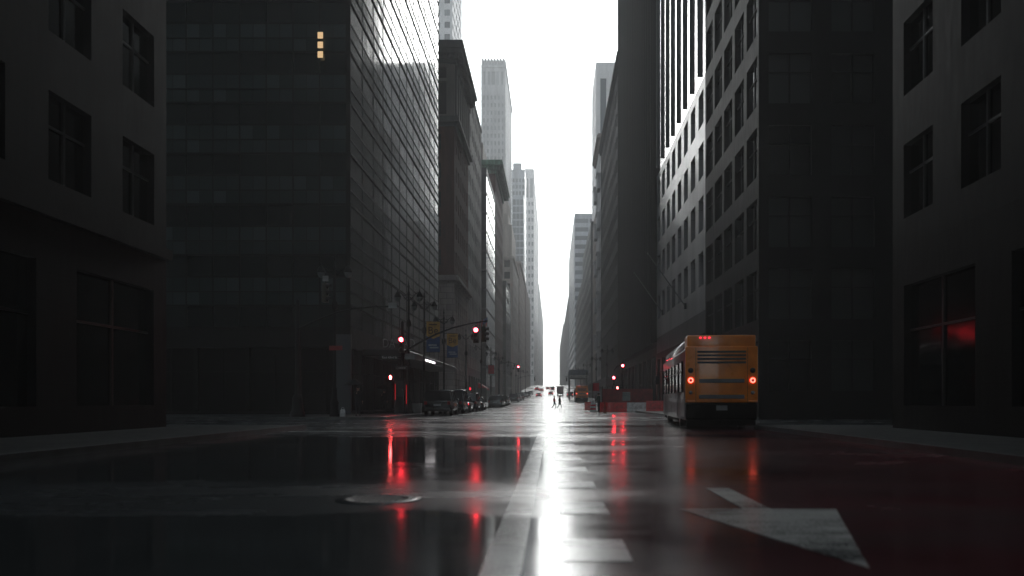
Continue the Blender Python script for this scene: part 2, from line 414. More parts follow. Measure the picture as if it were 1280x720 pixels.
for (a, b) in blocks:
    for x0, x1, k in ((-60, KL, KL), (KR, 60, KR)):
        n = max(1, int((b - a) / 8)); ys = [a + (b - a) * i / n for i in range(n + 1)]
        mb = MB(); kb = MB()
        kx = (KL - .18, KL) if k == KL else (KR, KR + .18)
        xs = (x0, KL - .18) if k == KL else (KR + .18, x1)
        for q, r in zip(ys, ys[1:]):
            mb.add([(xs[0], q, gz(q) + .14), (xs[1], q, gz(q) + .14), (xs[1], r, gz(r) + .14), (xs[0], r, gz(r) + .14)], [(0, 1, 2, 3)])
            kb.add([(kx[0], q, gz(q) - .1), (kx[1], q, gz(q) - .1), (kx[1], r, gz(r) - .1), (kx[0], r, gz(r) - .1),
                    (kx[0], q, gz(q) + .15), (kx[1], q, gz(q) + .15), (kx[1], r, gz(r) + .15), (kx[0], r, gz(r) + .15)],
                   [(4, 5, 6, 7), (0, 1, 5, 4), (1, 2, 6, 5), (2, 3, 7, 6), (3, 0, 4, 7)])
        # kerb faces on the cross-street ends
        for e, yy in ((0, a), (1, b)):
            if yy in (-160, 1840): continue
            y0, y1 = (yy, yy + .18) if e == 0 else (yy - .18, yy)
            kb.box(xs[0], xs[1], y0 + .001, y1 - .001, gz(yy) - .1, gz(yy) + .152)
        struct(mb.build('sidewalk', M['walk'])); struct(kb.build('kerb', M['kerb']))

def marking(name, polys, dz=.004):
    mb = MB()
    for p in polys: mb.add([(x, y, gz(y) + dz) for x, y in p], [list(range(len(p)))])
    return struct(mb.build(name, M['paint']))
rect = lambda x0, x1, y0, y1: [(x0, y0), (x1, y0), (x1, y1), (x0, y1)]
marking('lane_line', [rect(-.44, -.19, -20, 27)])
for k in range(-3, 10):
    if k == 4: pass
    marking('lane_dash', [rect(.07, .53, 5.22 + 2.2 * k, 6.05 + 2.2 * k)])
# worn arrow of the bus lane
marking('lane_arrow', [[(1.22, 7.75), (2.75, 7.75), (1.985, 5.0)]] + [rect(1.85, 2.12, 7.75, 9.6)])
for k in range(13):
    x = KL + .7 + k * 1.25
    marking('crosswalk_bar', [rect(x, x + .5, 46.4, 49.6)]); marking('crosswalk_bar', [rect(x, x + .5, 110.6, 113.6)])
for lx in (-3.4, -6.3):
    for k in range(8): marking('lane_dash', [rect(lx - .06, lx + .06, 52 + k * 9, 55 + k * 9)])
marking('stop_line', [rect(KL + .2, -.6, 27.2, 27.7)])

t = thing('manhole_cover', 'round iron manhole cover in the wet left lane near the camera', 'manhole', (-1.85, 8.55, 0))
mb = MB().lathe([(.36, -.02), (.36, .006), (.30, .006), (.30, .002), (.0, .002)], 40)
for i in range(-5, 6):
    for j in range(-5, 6):
        if i * i + j * j < 26: mb.box(i * .052 - .015, i * .052 + .015, j * .052 - .015, j * .052 + .015, .002, .009)
mb.build('cover_plate', M['iron'], t)
MB().lathe([(.36, .005), (.46, .005), (.46, -.02)], 40).build('ring_frame', M['road'], t)

# ------------------------------------------------------------------ buildings
def evenly(W, n, ww, m0=None, m1=None):
    m0 = 0 if m0 is None else m0; m1 = m0 if m1 is None else m1
    pitch = (W - m0 - m1) / n
    return [(m0 + pitch * (i + .5) - ww / 2, m0 + pitch * (i + .5) + ww / 2) for i in range(n)]
def floors(z0, n, fh, sill, wh): return [(z0 + i * fh + sill, z0 + i * fh + sill + wh) for i in range(n)]

_winmesh = {}
def win_mesh(w_, h_, style, gm, fm):
    key = (round(w_, 2), round(h_, 2), style, gm.name, fm.name)
    if key in _winmesh: return _winmesh[key]
    mb = MB(); w2 = w_ / 2 + .01
    win_geo(mb, w_, h_, style)
    o = mb.build('window', [gm, fm, M['spandrel']]); me = o.data; bpy.data.objects.remove(o)
    _winmesh[key] = me; return me
def win_geo(mb, w_, h_, style, mx=None):
    w2 = w_ / 2
    def q(x0, x1, z0, z1, y, mi): mb.add([(x0, y, z0), (x1, y, z0), (x1, y, z1), (x0, y, z1)], [(0, 1, 2, 3)], mi, False, mx)
    if style == 'plain':
        q(-w2, w2, 0, h_, 0, 0)
    elif style == 'sash':
        q(-w2, w2, 0, h_ * .5, .03, 0); q(-w2, w2, h_ * .5, h_, 0, 0)
        mb.box(-w2, w2, -.05, .02, h_ * .5 - .04, h_ * .5 + .04, 1, mx)
        mb.box(-w2, -w2 + .06, -.05, .02, 0, h_, 1, mx); mb.box(w2 - .06, w2, -.05, .02, 0, h_, 1, mx)
        mb.box(-w2, w2, -.12, .02, 0, .07, 1, mx)
    elif style == 'pair':
        q(-w2, w2, 0, h_, 0, 0); mb.box(-.05, .05, -.06, .02, 0, h_, 1, mx)
        mb.box(-w2, w2, -.06, .02, h_ * .62, h_ * .62 + .07, 1, mx)
    elif style == 'curtain':     # spandrel + two vision rows
        a = h_ * .43; b = a + h_ * .285
        q(-w2, w2, 0, a, .012, 2); q(-w2, 0, a, b, 0, 0); q(0, w2, a, b, 0, 0); q(-w2, 0, b, h_, 0, 0); q(0, w2, b, h_, 0, 0)
        mb.box(-w2, w2, -.06, .02, a - .06, a + .07, 1, mx); mb.box(-w2, w2, -.05, .02, b - .04, b + .04, 1, mx)
        (mb.box(-.02, .02, -.015, .02, a + .06, h_, 1, mx) if w_ < 2.5 else None)
    elif style == 'tallmull':
        q(-w2, w2, 0, h_, 0, 0)
        k = max(2, int(h_ / 1.9))
        for i in range(1, k): mb.box(-w2, w2, -.05, .02, h_ * i / k - .06, h_ * i / k + .06, 1, mx)

class Bld:
    def __init__(s, name, label, side, y0, y1, depth, setback=0, frame=None):
        s.side = side; s.y0, s.y1, s.depth = y0, y1, depth
        s.x = (LX - setback) if side < 0 else (RX + setback)
        s.xb = s.x - depth if side < 0 else s.x + depth
        s.z0 = gz(y0) - .6
        s.root = thing(name, label, 'building', (s.x, y0, max(0, gz(y0))))
        s.off = s.root.location[:]
        s.wins = []; s.frame = frame or M['black']
    def faces(s):
        D = abs(s.xb - s.x)
        if s.side < 0: return {'street': ((s.x, s.y0), 90, s.y1 - s.y0), 'south': ((s.xb, s.y0), 0, D)}
        return {'street': ((s.x, s.y1), -90, s.y1 - s.y0), 'south': ((s.x, s.y0), 0, D)}
    def section(s, z0, z1, mt, street=None, south=None, gm=None, style='plain', rec=.25, ins=0, name='wall', label=None, fm=None):
        """one storey band; street/south = (cols, rows)"""
        gm = gm or M['glass']; fm = fm or s.frame
        mb = MB(); fc = s.faces()
        for side, spec in (('street', street), ('south', south)):
            (ox, oy), ang, W = fc[side]
            ux, uy = round(math.cos(R(ang))), round(math.sin(R(ang))); nx, ny = uy, -ux
            def P(u, z, d=0): return (ox + ux * u + nx * (d - ins), oy + uy * u + ny * (d - ins), z)
            cols, rows = spec if spec else ([], [])
            us = 0
            def quad(u0, u1, a, b, d=0): mb.add([P(u0, a, d), P(u1, a, d), P(u1, b, d), P(u0, b, d)], [(0, 1, 2, 3)])
            for (c0, c1) in cols:
                quad(us, c0, z0, z1); us = c1
                zz = z0
                for (r0, r1) in rows:
                    quad(c0, c1, zz, r0); zz = r1
                    for (A, B, a, b) in ((c0, c0, r0, r1), (c1, c1, r0, r1)):
                        mb.add([P(A, a), P(A, a, -rec), P(A, b, -rec), P(A, b)], [(0, 1, 2, 3)])
                    for zq in (r0, r1): mb.add([P(c0, zq), P(c1, zq), P(c1, zq, -rec), P(c0, zq, -rec)], [(0, 1, 2, 3)])
                    p = P((c0 + c1) / 2, r0, -rec)
                    s.wins.append((p, ang, c1 - c0, r1 - r0, style, gm, fm, (nx, ny)))
                quad(c0, c1, zz, z1)
            quad(us, W, z0, z1)
        xs = sorted((s.x + (ins * (-1 if s.side > 0 else 1) * -1 if False else 0), s.xb)); y0, y1 = s.y0, s.y1
        a, b = xs
        bx = s.xb
        mb.add([(a, y1, z0), (b, y1, z0), (b, y1, z1), (a, y1, z1)], [(1, 0, 3, 2)])
        mb.add([(bx, y0, z0), (bx, y1, z0), (bx, y1, z1), (bx, y0, z1)], [(0, 1, 2, 3)])
        mb.add([(a, y0, z1), (b, y0, z1), (b, y1, z1), (a, y1, z1)], [(0, 1, 2, 3)])
        o = mb.build(name, mt, s.root, off=s.off)
        if label: o['label'] = label
        return o
    def cornice(s, z, prof, mt, name='cornice', label=None):
        """stepped band round street and south fronts; prof = [(z0,z1,proj)] relative to z"""
        mb = MB()
        for z0, z1, pr in prof:
            if s.side < 0:
                mb.box(s.xb, s.x + pr, s.y0 - pr, s.y1 + .02 * pr, z + z0, z + z1)
            else:
                mb.box(s.x - pr, s.xb, s.y0 - pr, s.y1 + .02 * pr, z + z0, z + z1)
        o = mb.build(name, mt, s.root, off=s.off)
        if label: o['label'] = label
        return o
    def dentils(s, z, h_, w_, proj, step, mt):
        mb = MB(); y = s.y0 + .2
        while y < s.y1 - w_:
            if s.side < 0: mb.box(s.x + .002, s.x + proj, y, y + w_, z, z + h_)
            else: mb.box(s.x - proj, s.x - .002, y, y + w_, z, z + h_)
            y += step
        x = s.x - .4 * s.side * -1
        for i in range(int(min(8, s.depth) / step)):
            xx = s.x + (i * step + .2) * (1 if s.side > 0 else -1)
            mb.box(min(xx, xx + w_ * s.side), max(xx, xx + w_ * s.side), s.y0 - proj, s.y0 - .002, z, z + h_)
        return mb.build('bracket_row', mt, s.root, off=s.off)
    def pilasters(s, z0, z1, us, w_, proj, mt, name='pilaster'):
        me = None
        for u in us:
            if me is None:
                mb = MB().rbox(-w_ / 2, w_ / 2, -proj, -.002, .35, z1 - z0 - .4, .04, 1).box(-w_ / 2 - .08, w_ / 2 + .08, -proj - .08, -.002, 0, .35).box(-w_ / 2 - .1, w_ / 2 + .1, -proj - .1, -.002, z1 - z0 - .4, z1 - z0)
                o = mb.build(name, mt, s.root); me = o.data
            else:
                o = bpy.data.objects.new(name, me); C.objects.link(o); o.parent = s.root
            (ox, oy), ang, W = s.faces()['street']
            ux, uy = math.cos(R(ang)), math.sin(R(ang))
            o.location = (ox + ux * u - s.off[0], oy + uy * u - s.off[1], z0 - s.off[2]); o.rotation_euler = (0, 0, R(ang))
    def block(s, x0, x1, y0, y1, z0, z1, mt, name='penthouse', label=None):
        o = MB().box(x0, x1, y0, y1, z0, z1).build(name, mt, s.root, off=s.off)
        if label: o['label'] = label
        return o
    def done(s, limit=100):
        scored = []
        for wn in s.wins:
            (x, y, z), ang, w_, h_, st, gm, fm, n = wn
            zc = z + h_ / 2
            sc = 0
            if y > 2:
                px = 690 + x / y * F; py = 501 - (zc - CAMZ) / y * F
                if -5 < px < 1285 and -5 < py < 725:
                    d = math.sqrt(x * x + y * y)
                    fac = abs(n[0] * x + n[1] * y) / d
                    pen = 1
                    if not (395 < px < 885): pen = .3
                    sc = pen * w_ * h_ * fac / (d * d)
            scored.append((sc, wn))
        scored.sort(key=lambda q: -q[0])
        rest = MB(); mats = None; mtl = []
        for i, (sc, wn) in enumerate(scored):
            (x, y, z), ang, w_, h_, st, gm, fm, n = wn
            if i < limit and sc > 0:
                o = bpy.data.objects.new('window', win_mesh(w_, h_, st, gm, fm)); C.objects.link(o); o.parent = s.root
                o.location = (x - s.off[0], y - s.off[1], z - s.off[2]); o.rotation_euler = (0, 0, R(ang))
            else:
                mx = Matrix.Translation((x, y, z)) @ Matrix.Rotation(R(ang), 4, 'Z')
                before = len(rest.m)
                win_geo(rest, w_, h_, st, mx)
                for k in range(before, len(rest.m)):
                    mm = (gm, fm, M['spandrel'])[rest.m[k]]
                    if mm not in mtl: mtl.append(mm)
                    rest.m[k] = mtl.index(mm)
        if rest.f:
            o = rest.build('windows', mtl, s.root, off=s.off); o['kind'] = 'stuff'
        return s.root

# ---- near corner blocks (beside and behind the camera)
b = Bld('granite_building', 'black granite office block at the near left corner', -1, -120, 28, 30)
W = 148
b.section(b.z0, 6, M['granite'], (evenly(W, 24, 4.4), [(.9, 4.8)]), (evenly(30, 5, 4), [(.9, 4.8)]), M['glassdead'], 'pair')
b.section(6.002, 46, M['granite'], (evenly(W, 40, 2.0), floors(6, 10, 4, 1, 2.4)), None, M['glassdead'], 'pair')
b.cornice(5.95, [(0, .35, .22)], M['granite'], 'string_course')
b.done(60)
b = Bld('granite_building', 'black granite office block at the near right corner', 1, -120, 27, 30)
W = 147
b.section(b.z0, 6, M['granite'], (evenly(W, 24, 4.4), [(.9, 4.8)]), None, M['glassdead'], 'pair')
b.section(6.002, 50, M['granite'], (evenly(W, 40, 2.0), floors(6, 11, 4, 1, 2.4)), None, M['glassdead'], 'pair')
b.done(60)

# ---- left: glass curtain wall tower
b = Bld('glass_tower', 'dark green glass curtain wall tower at the left corner', -1, 53.6, 95.5, 52, frame=M['l1_frame'])
W = 41.9
fh = 3.40; zb = 5.6
us = [(i * (W - .1) / 12 + .05, (i + 1) * (W - .1) / 12 + .02) for i in range(12)]
us2 = [(W2 := 52) and (52 - .22 - (i + 1) * 1.79, 52 - .22 - i * 1.79 - .1) for i in range(28)][::-1]
rw = [(zb + .4 + i * fh, zb + .4 + i * fh + fh - .10) for i in range(22)]
b.section(b.z0, zb, M['l1_frame'], (evenly(W, 12, 3.2), [(.35, 4.6)]), (evenly(52, 15, 3.2), [(.35, 4.6)]), M['glassdead'], 'pair', rec=.3)
b.section(zb + .002, zb + .4 + 22 * fh + .5, M['l1_frame'], (us, rw), (us2, rw), M['l1_glass'], 'curtain', rec=.03)
# projecting entrance canopy with standing letters and light strip
cn = MB().rbox(LX + .01, LX + 3.0, 57, 88, 4.25, 4.75, .05, 1).build('canopy', M['black'], b.root, off=b.off)
cs = MB().box(LX + 3.0, LX + 3.05, 66, 71.5, 4.36, 4.50).build('light_strip', M['white_lit'], cn, off=(0, 0, 0)); 
for v in cs.data.vertices: v.co -= Vector(b.off)
for txt, px in (('DA', 485), ('AD', 510)):
    o = lettering(txt, .9, M['signgrey'], cn, (X(px, 56.7) - b.off[0], 56.95 - b.off[1], 5.12 - b.off[2]))
    o.scale = (.72, 1, 1)
# corner pier of pale metal
MB().box(LX - 1.0, LX + .05, 53.5, 53.7, .15, 5.5).build('corner_panel', M['slate'], b.root, off=b.off)
for (px, py0, py1) in ((494, 480, 500), (508, 481, 505)):
    d = 53.2
    MB().tube((X(px, d), d, Z(py1, d)), (X(px, d), d, Z(py0, d)), .02).build('neon_tube', emit('dim_red_neon', (1, .03, .04), .35), b.root, off=b.off)
# lit office window up on the recessed wing
for k, py in enumerate((44, 56, 68)):
    d = 53.4
    MB().box(X(397, d), X(403.6, d), d, d + .02, Z(py + 4, d), Z(py - 4, d)).build('lit_window', M['warm_lit'], b.root, off=b.off)
b.done(100)
# hazy tower behind the brick block
b = Bld('office_tower', 'very pale hazy office tower rising behind the brick corniced block', -1, 262, 290, 13, 19.2)
b.section(b.z0, 170, M['whitestone'], (evenly(28, 6, 2.8), floors(70, 24, 4, 1.2, 2.0)), (evenly(13, 4, 1.8), floors(70, 24, 4, 1.2, 2.0)), M['glasshaze'], 'plain')  # haze put into the colour: white wall and pale panes
b.done(100)

# ---- left: brick block with arcaded top and big cornice
b = Bld('corniced_building', 'dark brick block with pale arcaded top and heavy copper cornice', -1, 110.6, 129, 26, frame=M['black'])
W = 18.4
sl = evenly(W, 6, 1.15, 1.2)
b.section(b.z0, 17.3, M['lime'], (sl, [(.6, 4.2), (5.6, 10.2), (10.8, 15.2)]), (evenly(26, 7, 1.1, 1), [(.8, 4.0)]), M['glassdead'], 'tallmull', .4)
b.cornice(17.3, [(0, .35, .35), (.35, .8, .7), (.8, 1.1, .5)], M['lime'], label='pale stone string cornice above the base')
b.section(18.4, 39.0, M['brick'], (evenly(W, 6, 1.3, 1), floors(18.8, 5, 4, 1.0, 2.2)), (evenly(26, 8, 1.3, 1), floors(18.8, 5, 4, 1.0, 2.2)), M['glassdead'], 'sash', .2)
b.cornice(39.0, [(0, .5, .3), (.5, 1.0, .75), (1.0, 1.3, .55)], M['green_stone'], label='stone ledge below the arcaded top')
b.section(40.3, 47.6, M['limedark'], (evenly(W, 6, 1.75, .8), [(40.7, 45.2), (45.7, 47.2)]), ([(2, 4), (5.5, 7.5), (9, 11), (12.5, 14.5), (16, 18), (19.6, 21.6), (22.9, 24.9)], [(40.7, 45.2), (45.7, 47.2)]), M['glassdead'], 'plain', .5)
b.pilasters(40.35, 47.6, [.8 + (W - 1.6) * i / 6 for i in range(7)], .7, .32, M['green_stone'])
b.cornice(47.6, [(0, .6, .25), (.6, 1.1, .6), (1.1, 1.7, 1.15), (1.7, 2.2, 1.45), (2.2, 2.8, 1.3)], M['green_stone'], label='heavy dark copper roof cornice')
b.dentils(48.2, .5, .35, 1.0, .8, M['green_stone'])
b.done(100)
# ---- left: pale slab
b = Bld('stone_building', 'plain pale grey stone slab next to the brick corniced block', -1, 129.02, 153, 30, frame=M['greystone'])
W = 23.98
b.section(b.z0, 6.5, M['slate'], (evenly(W, 6, 3), [(1.0, 5.2)]), None, M['glassdead'], 'pair', .3)
b.section(6.502, 52.2, M['pale'], (evenly(W, 9, 1.3), floors(7.2, 11, 4.05, 1.2, 2.0)), (evenly(30, 10, 1.2), floors(48, 1, 4, 1, 2)), M['glasshaze'], 'plain', .08)
b.cornice(52.2, [(0, .5, .15)], M['pale'], 'parapet')
b.done(100)
# ---- left: glass block then corniced brick
b = Bld('glass_building', 'blue green glass block before the verdigris corniced building', -1, 165, 190, 30, frame=M['slate'])
W = 25
b.section(b.z0, 49.2, M['slate'], (evenly(W, 7, 3.45), floors(4, 11, 4, .25, 3.6)), (evenly(30, 9, 3.2), floors(4, 11, 4, .25, 3.6)), M['glassgreen'], 'plain', .06)
b.done(100)
b = Bld('corniced_building', 'red brown brick building with overhanging verdigris cornice', -1, 190.02, 219, 26)
W = 28.98
b.section(b.z0, 55, M['redbrick'], (evenly(W, 8, 1.4), floors(6, 12, 4, 1, 2.2)), (evenly(26, 8, 1.4), floors(46, 2, 4, 1, 2.2)), M['glass'], 'plain', .2)
b.cornice(55, [(0, .7, .4), (.7, 1.6, 1.0), (1.6, 2.3, 2.0), (2.3, 2.8, 1.8)], M['verdigris'])
b.dentils(55.7, .9, .6, 1.7, 1.4, M['verdigris'])
b.block(-25.5, LX - 3, 190.6, 212, 57.8, 62.6, M['brownstone'], label='brown rooftop block')
b.done(100)
# ---- left: dark green glass low block, white fin block, cream stepped
b = Bld('glass_building', 'low dark green glass block below the cream stepped building', -1, 236, 262, 22, frame=M['black'])
b.section(b.z0, 36.5, M['slate'], (evenly(26, 9, 2.5), floors(5, 8, 3.8, .2, 3.4)), (evenly(22, 8, 2.5), floors(5, 8, 3.8, .2, 3.4)), M['glassgreen'], 'plain', .06)
b.done(100)
b = Bld('stepped_building', 'cream brick stepped building with small domed top beyond the verdigris cornice', -1, 276, 321, 24)
W = 45
b.section(b.z0, 50, M['cream'], (evenly(W, 10, 1.8), floors(8, 10, 4, 1.2, 2.2)), (evenly(24, 6, 2), floors(26, 6, 4, 1.2, 2.4)), M['glass'], 'sash', .3)
b.cornice(50, [(0, .8, .5)], M['cream'])
b.block(-37, LX - .4, 276.5, 305, 50.8, 62, M['cream'], 'upper_storeys')
b.block(-19.5, LX - 1.6, 278, 290, 62, 66, M['cream'], 'setback')
MB().lathe([(2.2, 0), (2.1, 3), (1.6, 5), (.8, 6.6), (.5, 8.4), (.0, 9.5)], 10, (-17.0, 283, 66)).build('lantern_top', M['cream'], b.root, off=b.off)
b.done(100)
b = Bld('stone_building', 'narrow brown stone block past the cream stepped building', -1, 333, 397, 24)
b.section(b.z0, 58, M['brownstone'], (evenly(64, 14, 1.9), floors(12, 11, 4, 1.1, 2.3)), (evenly(24, 6, 2), floors(30, 6, 4, 1.1, 2.3)), M['glass'], 'plain', .3)
b.cornice(58, [(0, 1, .6)], M['brownstone'])
b.done(100)

# ---- left far towers in the fog
b = Bld('setback_tower', 'slender art deco tower with crowned top fading in fog', -1, 420, 486, 12.8, 10.9)
xr = b.x; W = 32
b.section(b.z0, 166, M['greystone'], (evenly(66, 12, 2.2), floors(80, 21, 4.0, 1.2, 2.2)), (evenly(12.8, 6, .95, .6), floors(74, 22, 4.0, 1.2, 2.2)), M['glasshaze'], 'plain', .3)
b.section(166.002, 176, M['greystone'], (evenly(66, 12, 1.8), [(167, 174)]), ([(1.2, 2.2), (3.5, 4.8), (5.5, 7.3), (8.0, 9.3), (10.6, 11.6)], [(167, 174)]), M['glasshaze'], 'plain', .4)
b.cornice(176, [(0, .8, .5), (.8, 1.4, .25)], M['greystone'])
mb = MB()
for i in range(8): mb.rbox(b.xb + .25 + i * 1.58, b.xb + 1.25 + i * 1.58, 420.2, 421.5, 177.4, 181.2, .3, 1)
mb.box(b.xb, b.x, 421.6, 484, 177.4, 180.5)
mb.build('crown_parapet', M['greystone'], b.root, off=b.off)
mb = MB()
for i in range(5): mb.box(b.xb + 1.9 + i * 2.1, b.xb + 2.4 + i * 2.1, 419.5, 419.99, 30, 166)
mb.build('pier_row', M['greystone'], b.root, off=b.off)
b.done(100)
b = Bld('office_tower', 'flat topped blue grey tower fading left of the white gridded tower', -1, 505, 530, 8.2, 3.6)
b.section(b.z0, 147, M['bluegrey'], (evenly(25, 7, 2), floors(50, 23, 4, 1, 2.4)), (evenly(8.2, 4, 1.3), floors(50, 23, 4, 1, 2.4)), M['glassblue'], 'plain', .15)
b.block(b.xb + .5, b.xb + 6, 508, 525, 147, 152, M['bluegrey'])
b.done(100)
b = Bld('glass_tower', 'pale blue glass tower in fog behind the cream stepped building', -1, 455, 475, 6.5, 2.6)
b.section(b.z0, 118, M['bluegrey'], (evenly(20, 6, 2.6), floors(40, 19, 4, .4, 3.2)), (evenly(6.5, 3, 1.8), floors(40, 19, 4, .4, 3.2)), M['glassblue'], 'plain', .1)
b.done(100)
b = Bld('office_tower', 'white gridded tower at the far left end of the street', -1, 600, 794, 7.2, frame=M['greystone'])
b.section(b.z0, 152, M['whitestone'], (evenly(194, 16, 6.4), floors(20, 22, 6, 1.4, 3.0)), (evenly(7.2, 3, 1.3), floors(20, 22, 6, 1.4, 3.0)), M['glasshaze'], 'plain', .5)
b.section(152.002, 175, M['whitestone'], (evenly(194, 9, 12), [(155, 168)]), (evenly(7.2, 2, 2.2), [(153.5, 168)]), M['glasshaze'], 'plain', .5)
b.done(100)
b = Bld('stone_building', 'brown red block at the foot of the white gridded tower', -1, 409, 500, 22)
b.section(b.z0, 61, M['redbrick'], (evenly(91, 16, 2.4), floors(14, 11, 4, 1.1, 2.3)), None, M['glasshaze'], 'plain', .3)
b.done(100)
b = Bld('office_block', 'last grey sliver of building on the left before the fog', -1, 830, 1240, 30)
b.section(b.z0, 122, M['greystone'], (evenly(410, 22, 8), floors(24, 16, 6, 1.5, 3)), None, M['glasshaze'], 'plain', .5)
b.done(100)

# ---- right side
b = Bld('glass_building', 'black glass block on the right beside the bus', 1, 44.5, 60, 42, frame=M['granite'])
b.section(b.z0, 80, M['granite'], (evenly(15.5, 5, 2.4), floors(1, 19, 4, .6, 2.8)), (evenly(42, 12, 2.4), floors(1, 19, 4, .6, 2.8)), M['glass'], 'pair', .2)
b.done(60)
b = Bld('stone_tower', 'polished white stone tower with black window bands right', 1, 60.02, 87.8, 34, frame=M['black'])
W = 27.78
n = 8
cu = evenly(W, n, 2.05)
b.section(b.z0, 6.2, M['granite'], (evenly(W, n, 2.3), [(.4, 5.6)]), None, M['glassdead'], 'tallmull', .5)
b.section(6.202, 7.9, M['slate'], None, None)
rows4 = [(9.9, 12.5), (14.1, 16.7), (18.2, 20.8), (22.2, 24.8)]
b.section(7.902, 25.6, M['honed'], (cu, rows4), None, M['glassdead'], 'plain', .45)
cu2 = evenly(W, n, .62)
b.section(25.602, 108, M['polished'], (cu2, [(26.6, 106)]), None, M['glassdead'], 'tallmull', .5)
mb = MB()
for c0, c1 in cu2:
    yy = b.y1 - c0
    mb.box(RX - .22, RX - .003, yy + .02, yy + .14, 26.2, 106)
mb.build('fin_row', M['slate'], b.root, off=b.off)
b.done(100)
def pole_flag(label, bx, by, bz, tx, ty, tz):
    t = thing('flagpole', label, 'flagpole', (bx, by, bz))
    MB().tube((0, 0, 0), (tx - bx, ty - by, tz - bz), .05, .03, 8).build('shaft', M['pipe'], t)
    MB().sphere((tx - bx, ty - by, tz - bz), .09).build('finial', M['pipe'], t)
    MB().box(-.06, .12, -.15, .15, -.3, .2).build('wall_bracket', M['black'], t)
pole_flag('bare grey flagpole on the white stone tower, the farther of two', RX - .13, 82.7, Z(390, 82.7), X(793, 82.7), 82.7, Z(341, 82.7))
pole_flag('bare grey flagpole on the white stone tower, the nearer of two', RX - .13, 68.5, Z(382, 68.5), X(810, 68.5), 68.5, Z(317, 68.5))

b = Bld('dark_tower', 'tall black bronze tower with vertical fins right of the sky gap', 1, 87.82, 135, 40, frame=M['bronze'])
W = 47.18
us = evenly(W, 20, 1.5)
b.section(b.z0, 7, M['granite'], (evenly(W, 10, 3.4), [(.5, 6)]), None, M['glassdead'], 'pair', .4)
b.section(7.002, 96, M['bronze'], (us, floors(7.5, 22, 4, .5, 3.1)), None, M['glassdead'], 'plain', .2)
for i in range(21):
    yy = b.y0 + W * i / 20
    o = MB().box(RX - .42, RX - .003, max(b.y0 + .01, yy - .16), min(b.y1 - .01, yy + .16), 7.5, 96).build('fin', M['bronze'], b.root, off=b.off)
b.done(100)
b = Bld('dark_building', 'black panelled block beyond the finned dark tower', 1, 135.02, 188, 9.3, frame=M['bronze'])
W = 52.98
b.section(b.z0, 58.6, M['bronze'], (evenly(W, 18, 1.7), floors(8, 12, 4.1, .8, 2.4)), None, M['glassdead'], 'plain', .2)
b.cornice(58.6, [(0, .5, .3), (.5, 1.2, .6)], M['bronze'])
b.done(100)
b = Bld('setback_tower', 'unseen dark tower added over the black panelled block to darken glass reflections', 1, 140, 230, 22, 9.5, frame=M['bronze'])  # unseen tower, placed so the left glass front reflects dark
b.section(b.z0, 150, M['bronze'], (evenly(90, 24, 2.4), floors(64, 20, 4.2, .8, 2.6)), None, M['glassdead'], 'plain', .2)
b.done(40)
b = Bld('stone_building', 'grey stone building with stacked bay balconies past the black block', 1, 188.02, 210, 9.3, frame=M['greystone'])
W = 21.98
b.section(b.z0, 62, M['greystone'], (evenly(W, 6, 1.6), floors(6, 13, 4.2, 1, 2.4)), None, M['glass'], 'plain', .3)
b.cornice(62, [(0, .6, .5), (.6, 1.3, 1.0), (1.3, 1.7, .7)], M['brownstone'])
for k in range(5):
    z = 14 + k * 9.4
    for yy in (190.5, 203):
        MB().rbox(RX - .75, RX - .003, yy, yy + 4, z, z + 3.4, .08, 1).box(RX - .95, RX - .003, yy - .2, yy + 4.2, z + 3.4, z + 3.75).build('bay_balcony', M['greystone'], b.root, off=b.off)
b.done(100)
b = Bld('hazy_tower', 'pale tower in fog above the grey bay balconies on the right', 1, 300, 330, 22, 5.0)
b.section(b.z0, 128, M['whitestone'], (evenly(30, 5, 2.4), floors(60, 8, 8, 1, 6)), (evenly(22, 4, 2.2), [(70, 92), (96, 122)]), M['glassblue'], 'plain', .4)
b.done(100)
b = Bld('stone_building', 'grey brown block with pale side wall in the right hand row', 1, 210.02, 226, 9.3)
b.section(b.z0, 50.5, M['brownstone'], (evenly(16, 4, 1.8), floors(6, 10, 4.2, 1, 2.4)), None, M['glass'], 'plain', .3)
b.done(100)
b = Bld('slate_building', 'dark slate block with narrow piers in the right hand row', 1, 236, 300, 22, frame=M['slate'])
b.section(b.z0, 54, M['slate'], (evenly(64, 14, 2.2), floors(6, 11, 4.2, 1, 2.6)), (evenly(22, 7, 1.8), floors(30, 5, 4.2, 1, 2.6)), M['glassdead'], 'plain', .3)
b.done(100)
b = Bld('slate_building', 'lower dark slate block nearer the vanishing point on the right', 1, 300.02, 383, 22, frame=M['slate'])
b.section(b.z0, 47, M['slate'], (evenly(83, 16, 2.4), floors(10, 8, 4.4, 1, 2.6)), None, M['glass'], 'plain', .3)
b.done(100)
b = Bld('banded_tower', 'pale tower with horizontal window bands far along the right side', 1, 410, 545, 30, frame=M['bluegrey'])
b.section(b.z0, 97, M['bluegrey'], (evenly(135, 9, 14.2), floors(16, 18, 4.4, 1.4, 2.2)), (evenly(30, 4, 6.8), floors(16, 18, 4.4, 1.4, 2.2)), M['glassblue'], 'plain', .2)
b.done(100)
b = Bld('office_block', 'pale low block beyond the banded tower on the right', 1, 560, 800, 26)
b.section(b.z0, 74, M['greystone'], (evenly(240, 20, 6), floors(18, 11, 5, 1.2, 2.6)), None, M['glasshaze'], 'plain', .4)
b.done(100)
b = Bld('office_block', 'last pale sliver of building on the right before the fog', 1, 815, 1240, 26)
b.section(b.z0, 80, M['greystone'], (evenly(425, 22, 8), floors(22, 9, 6, 1.2, 3)), None, M['glasshaze'], 'plain', .4)
b.done(100)

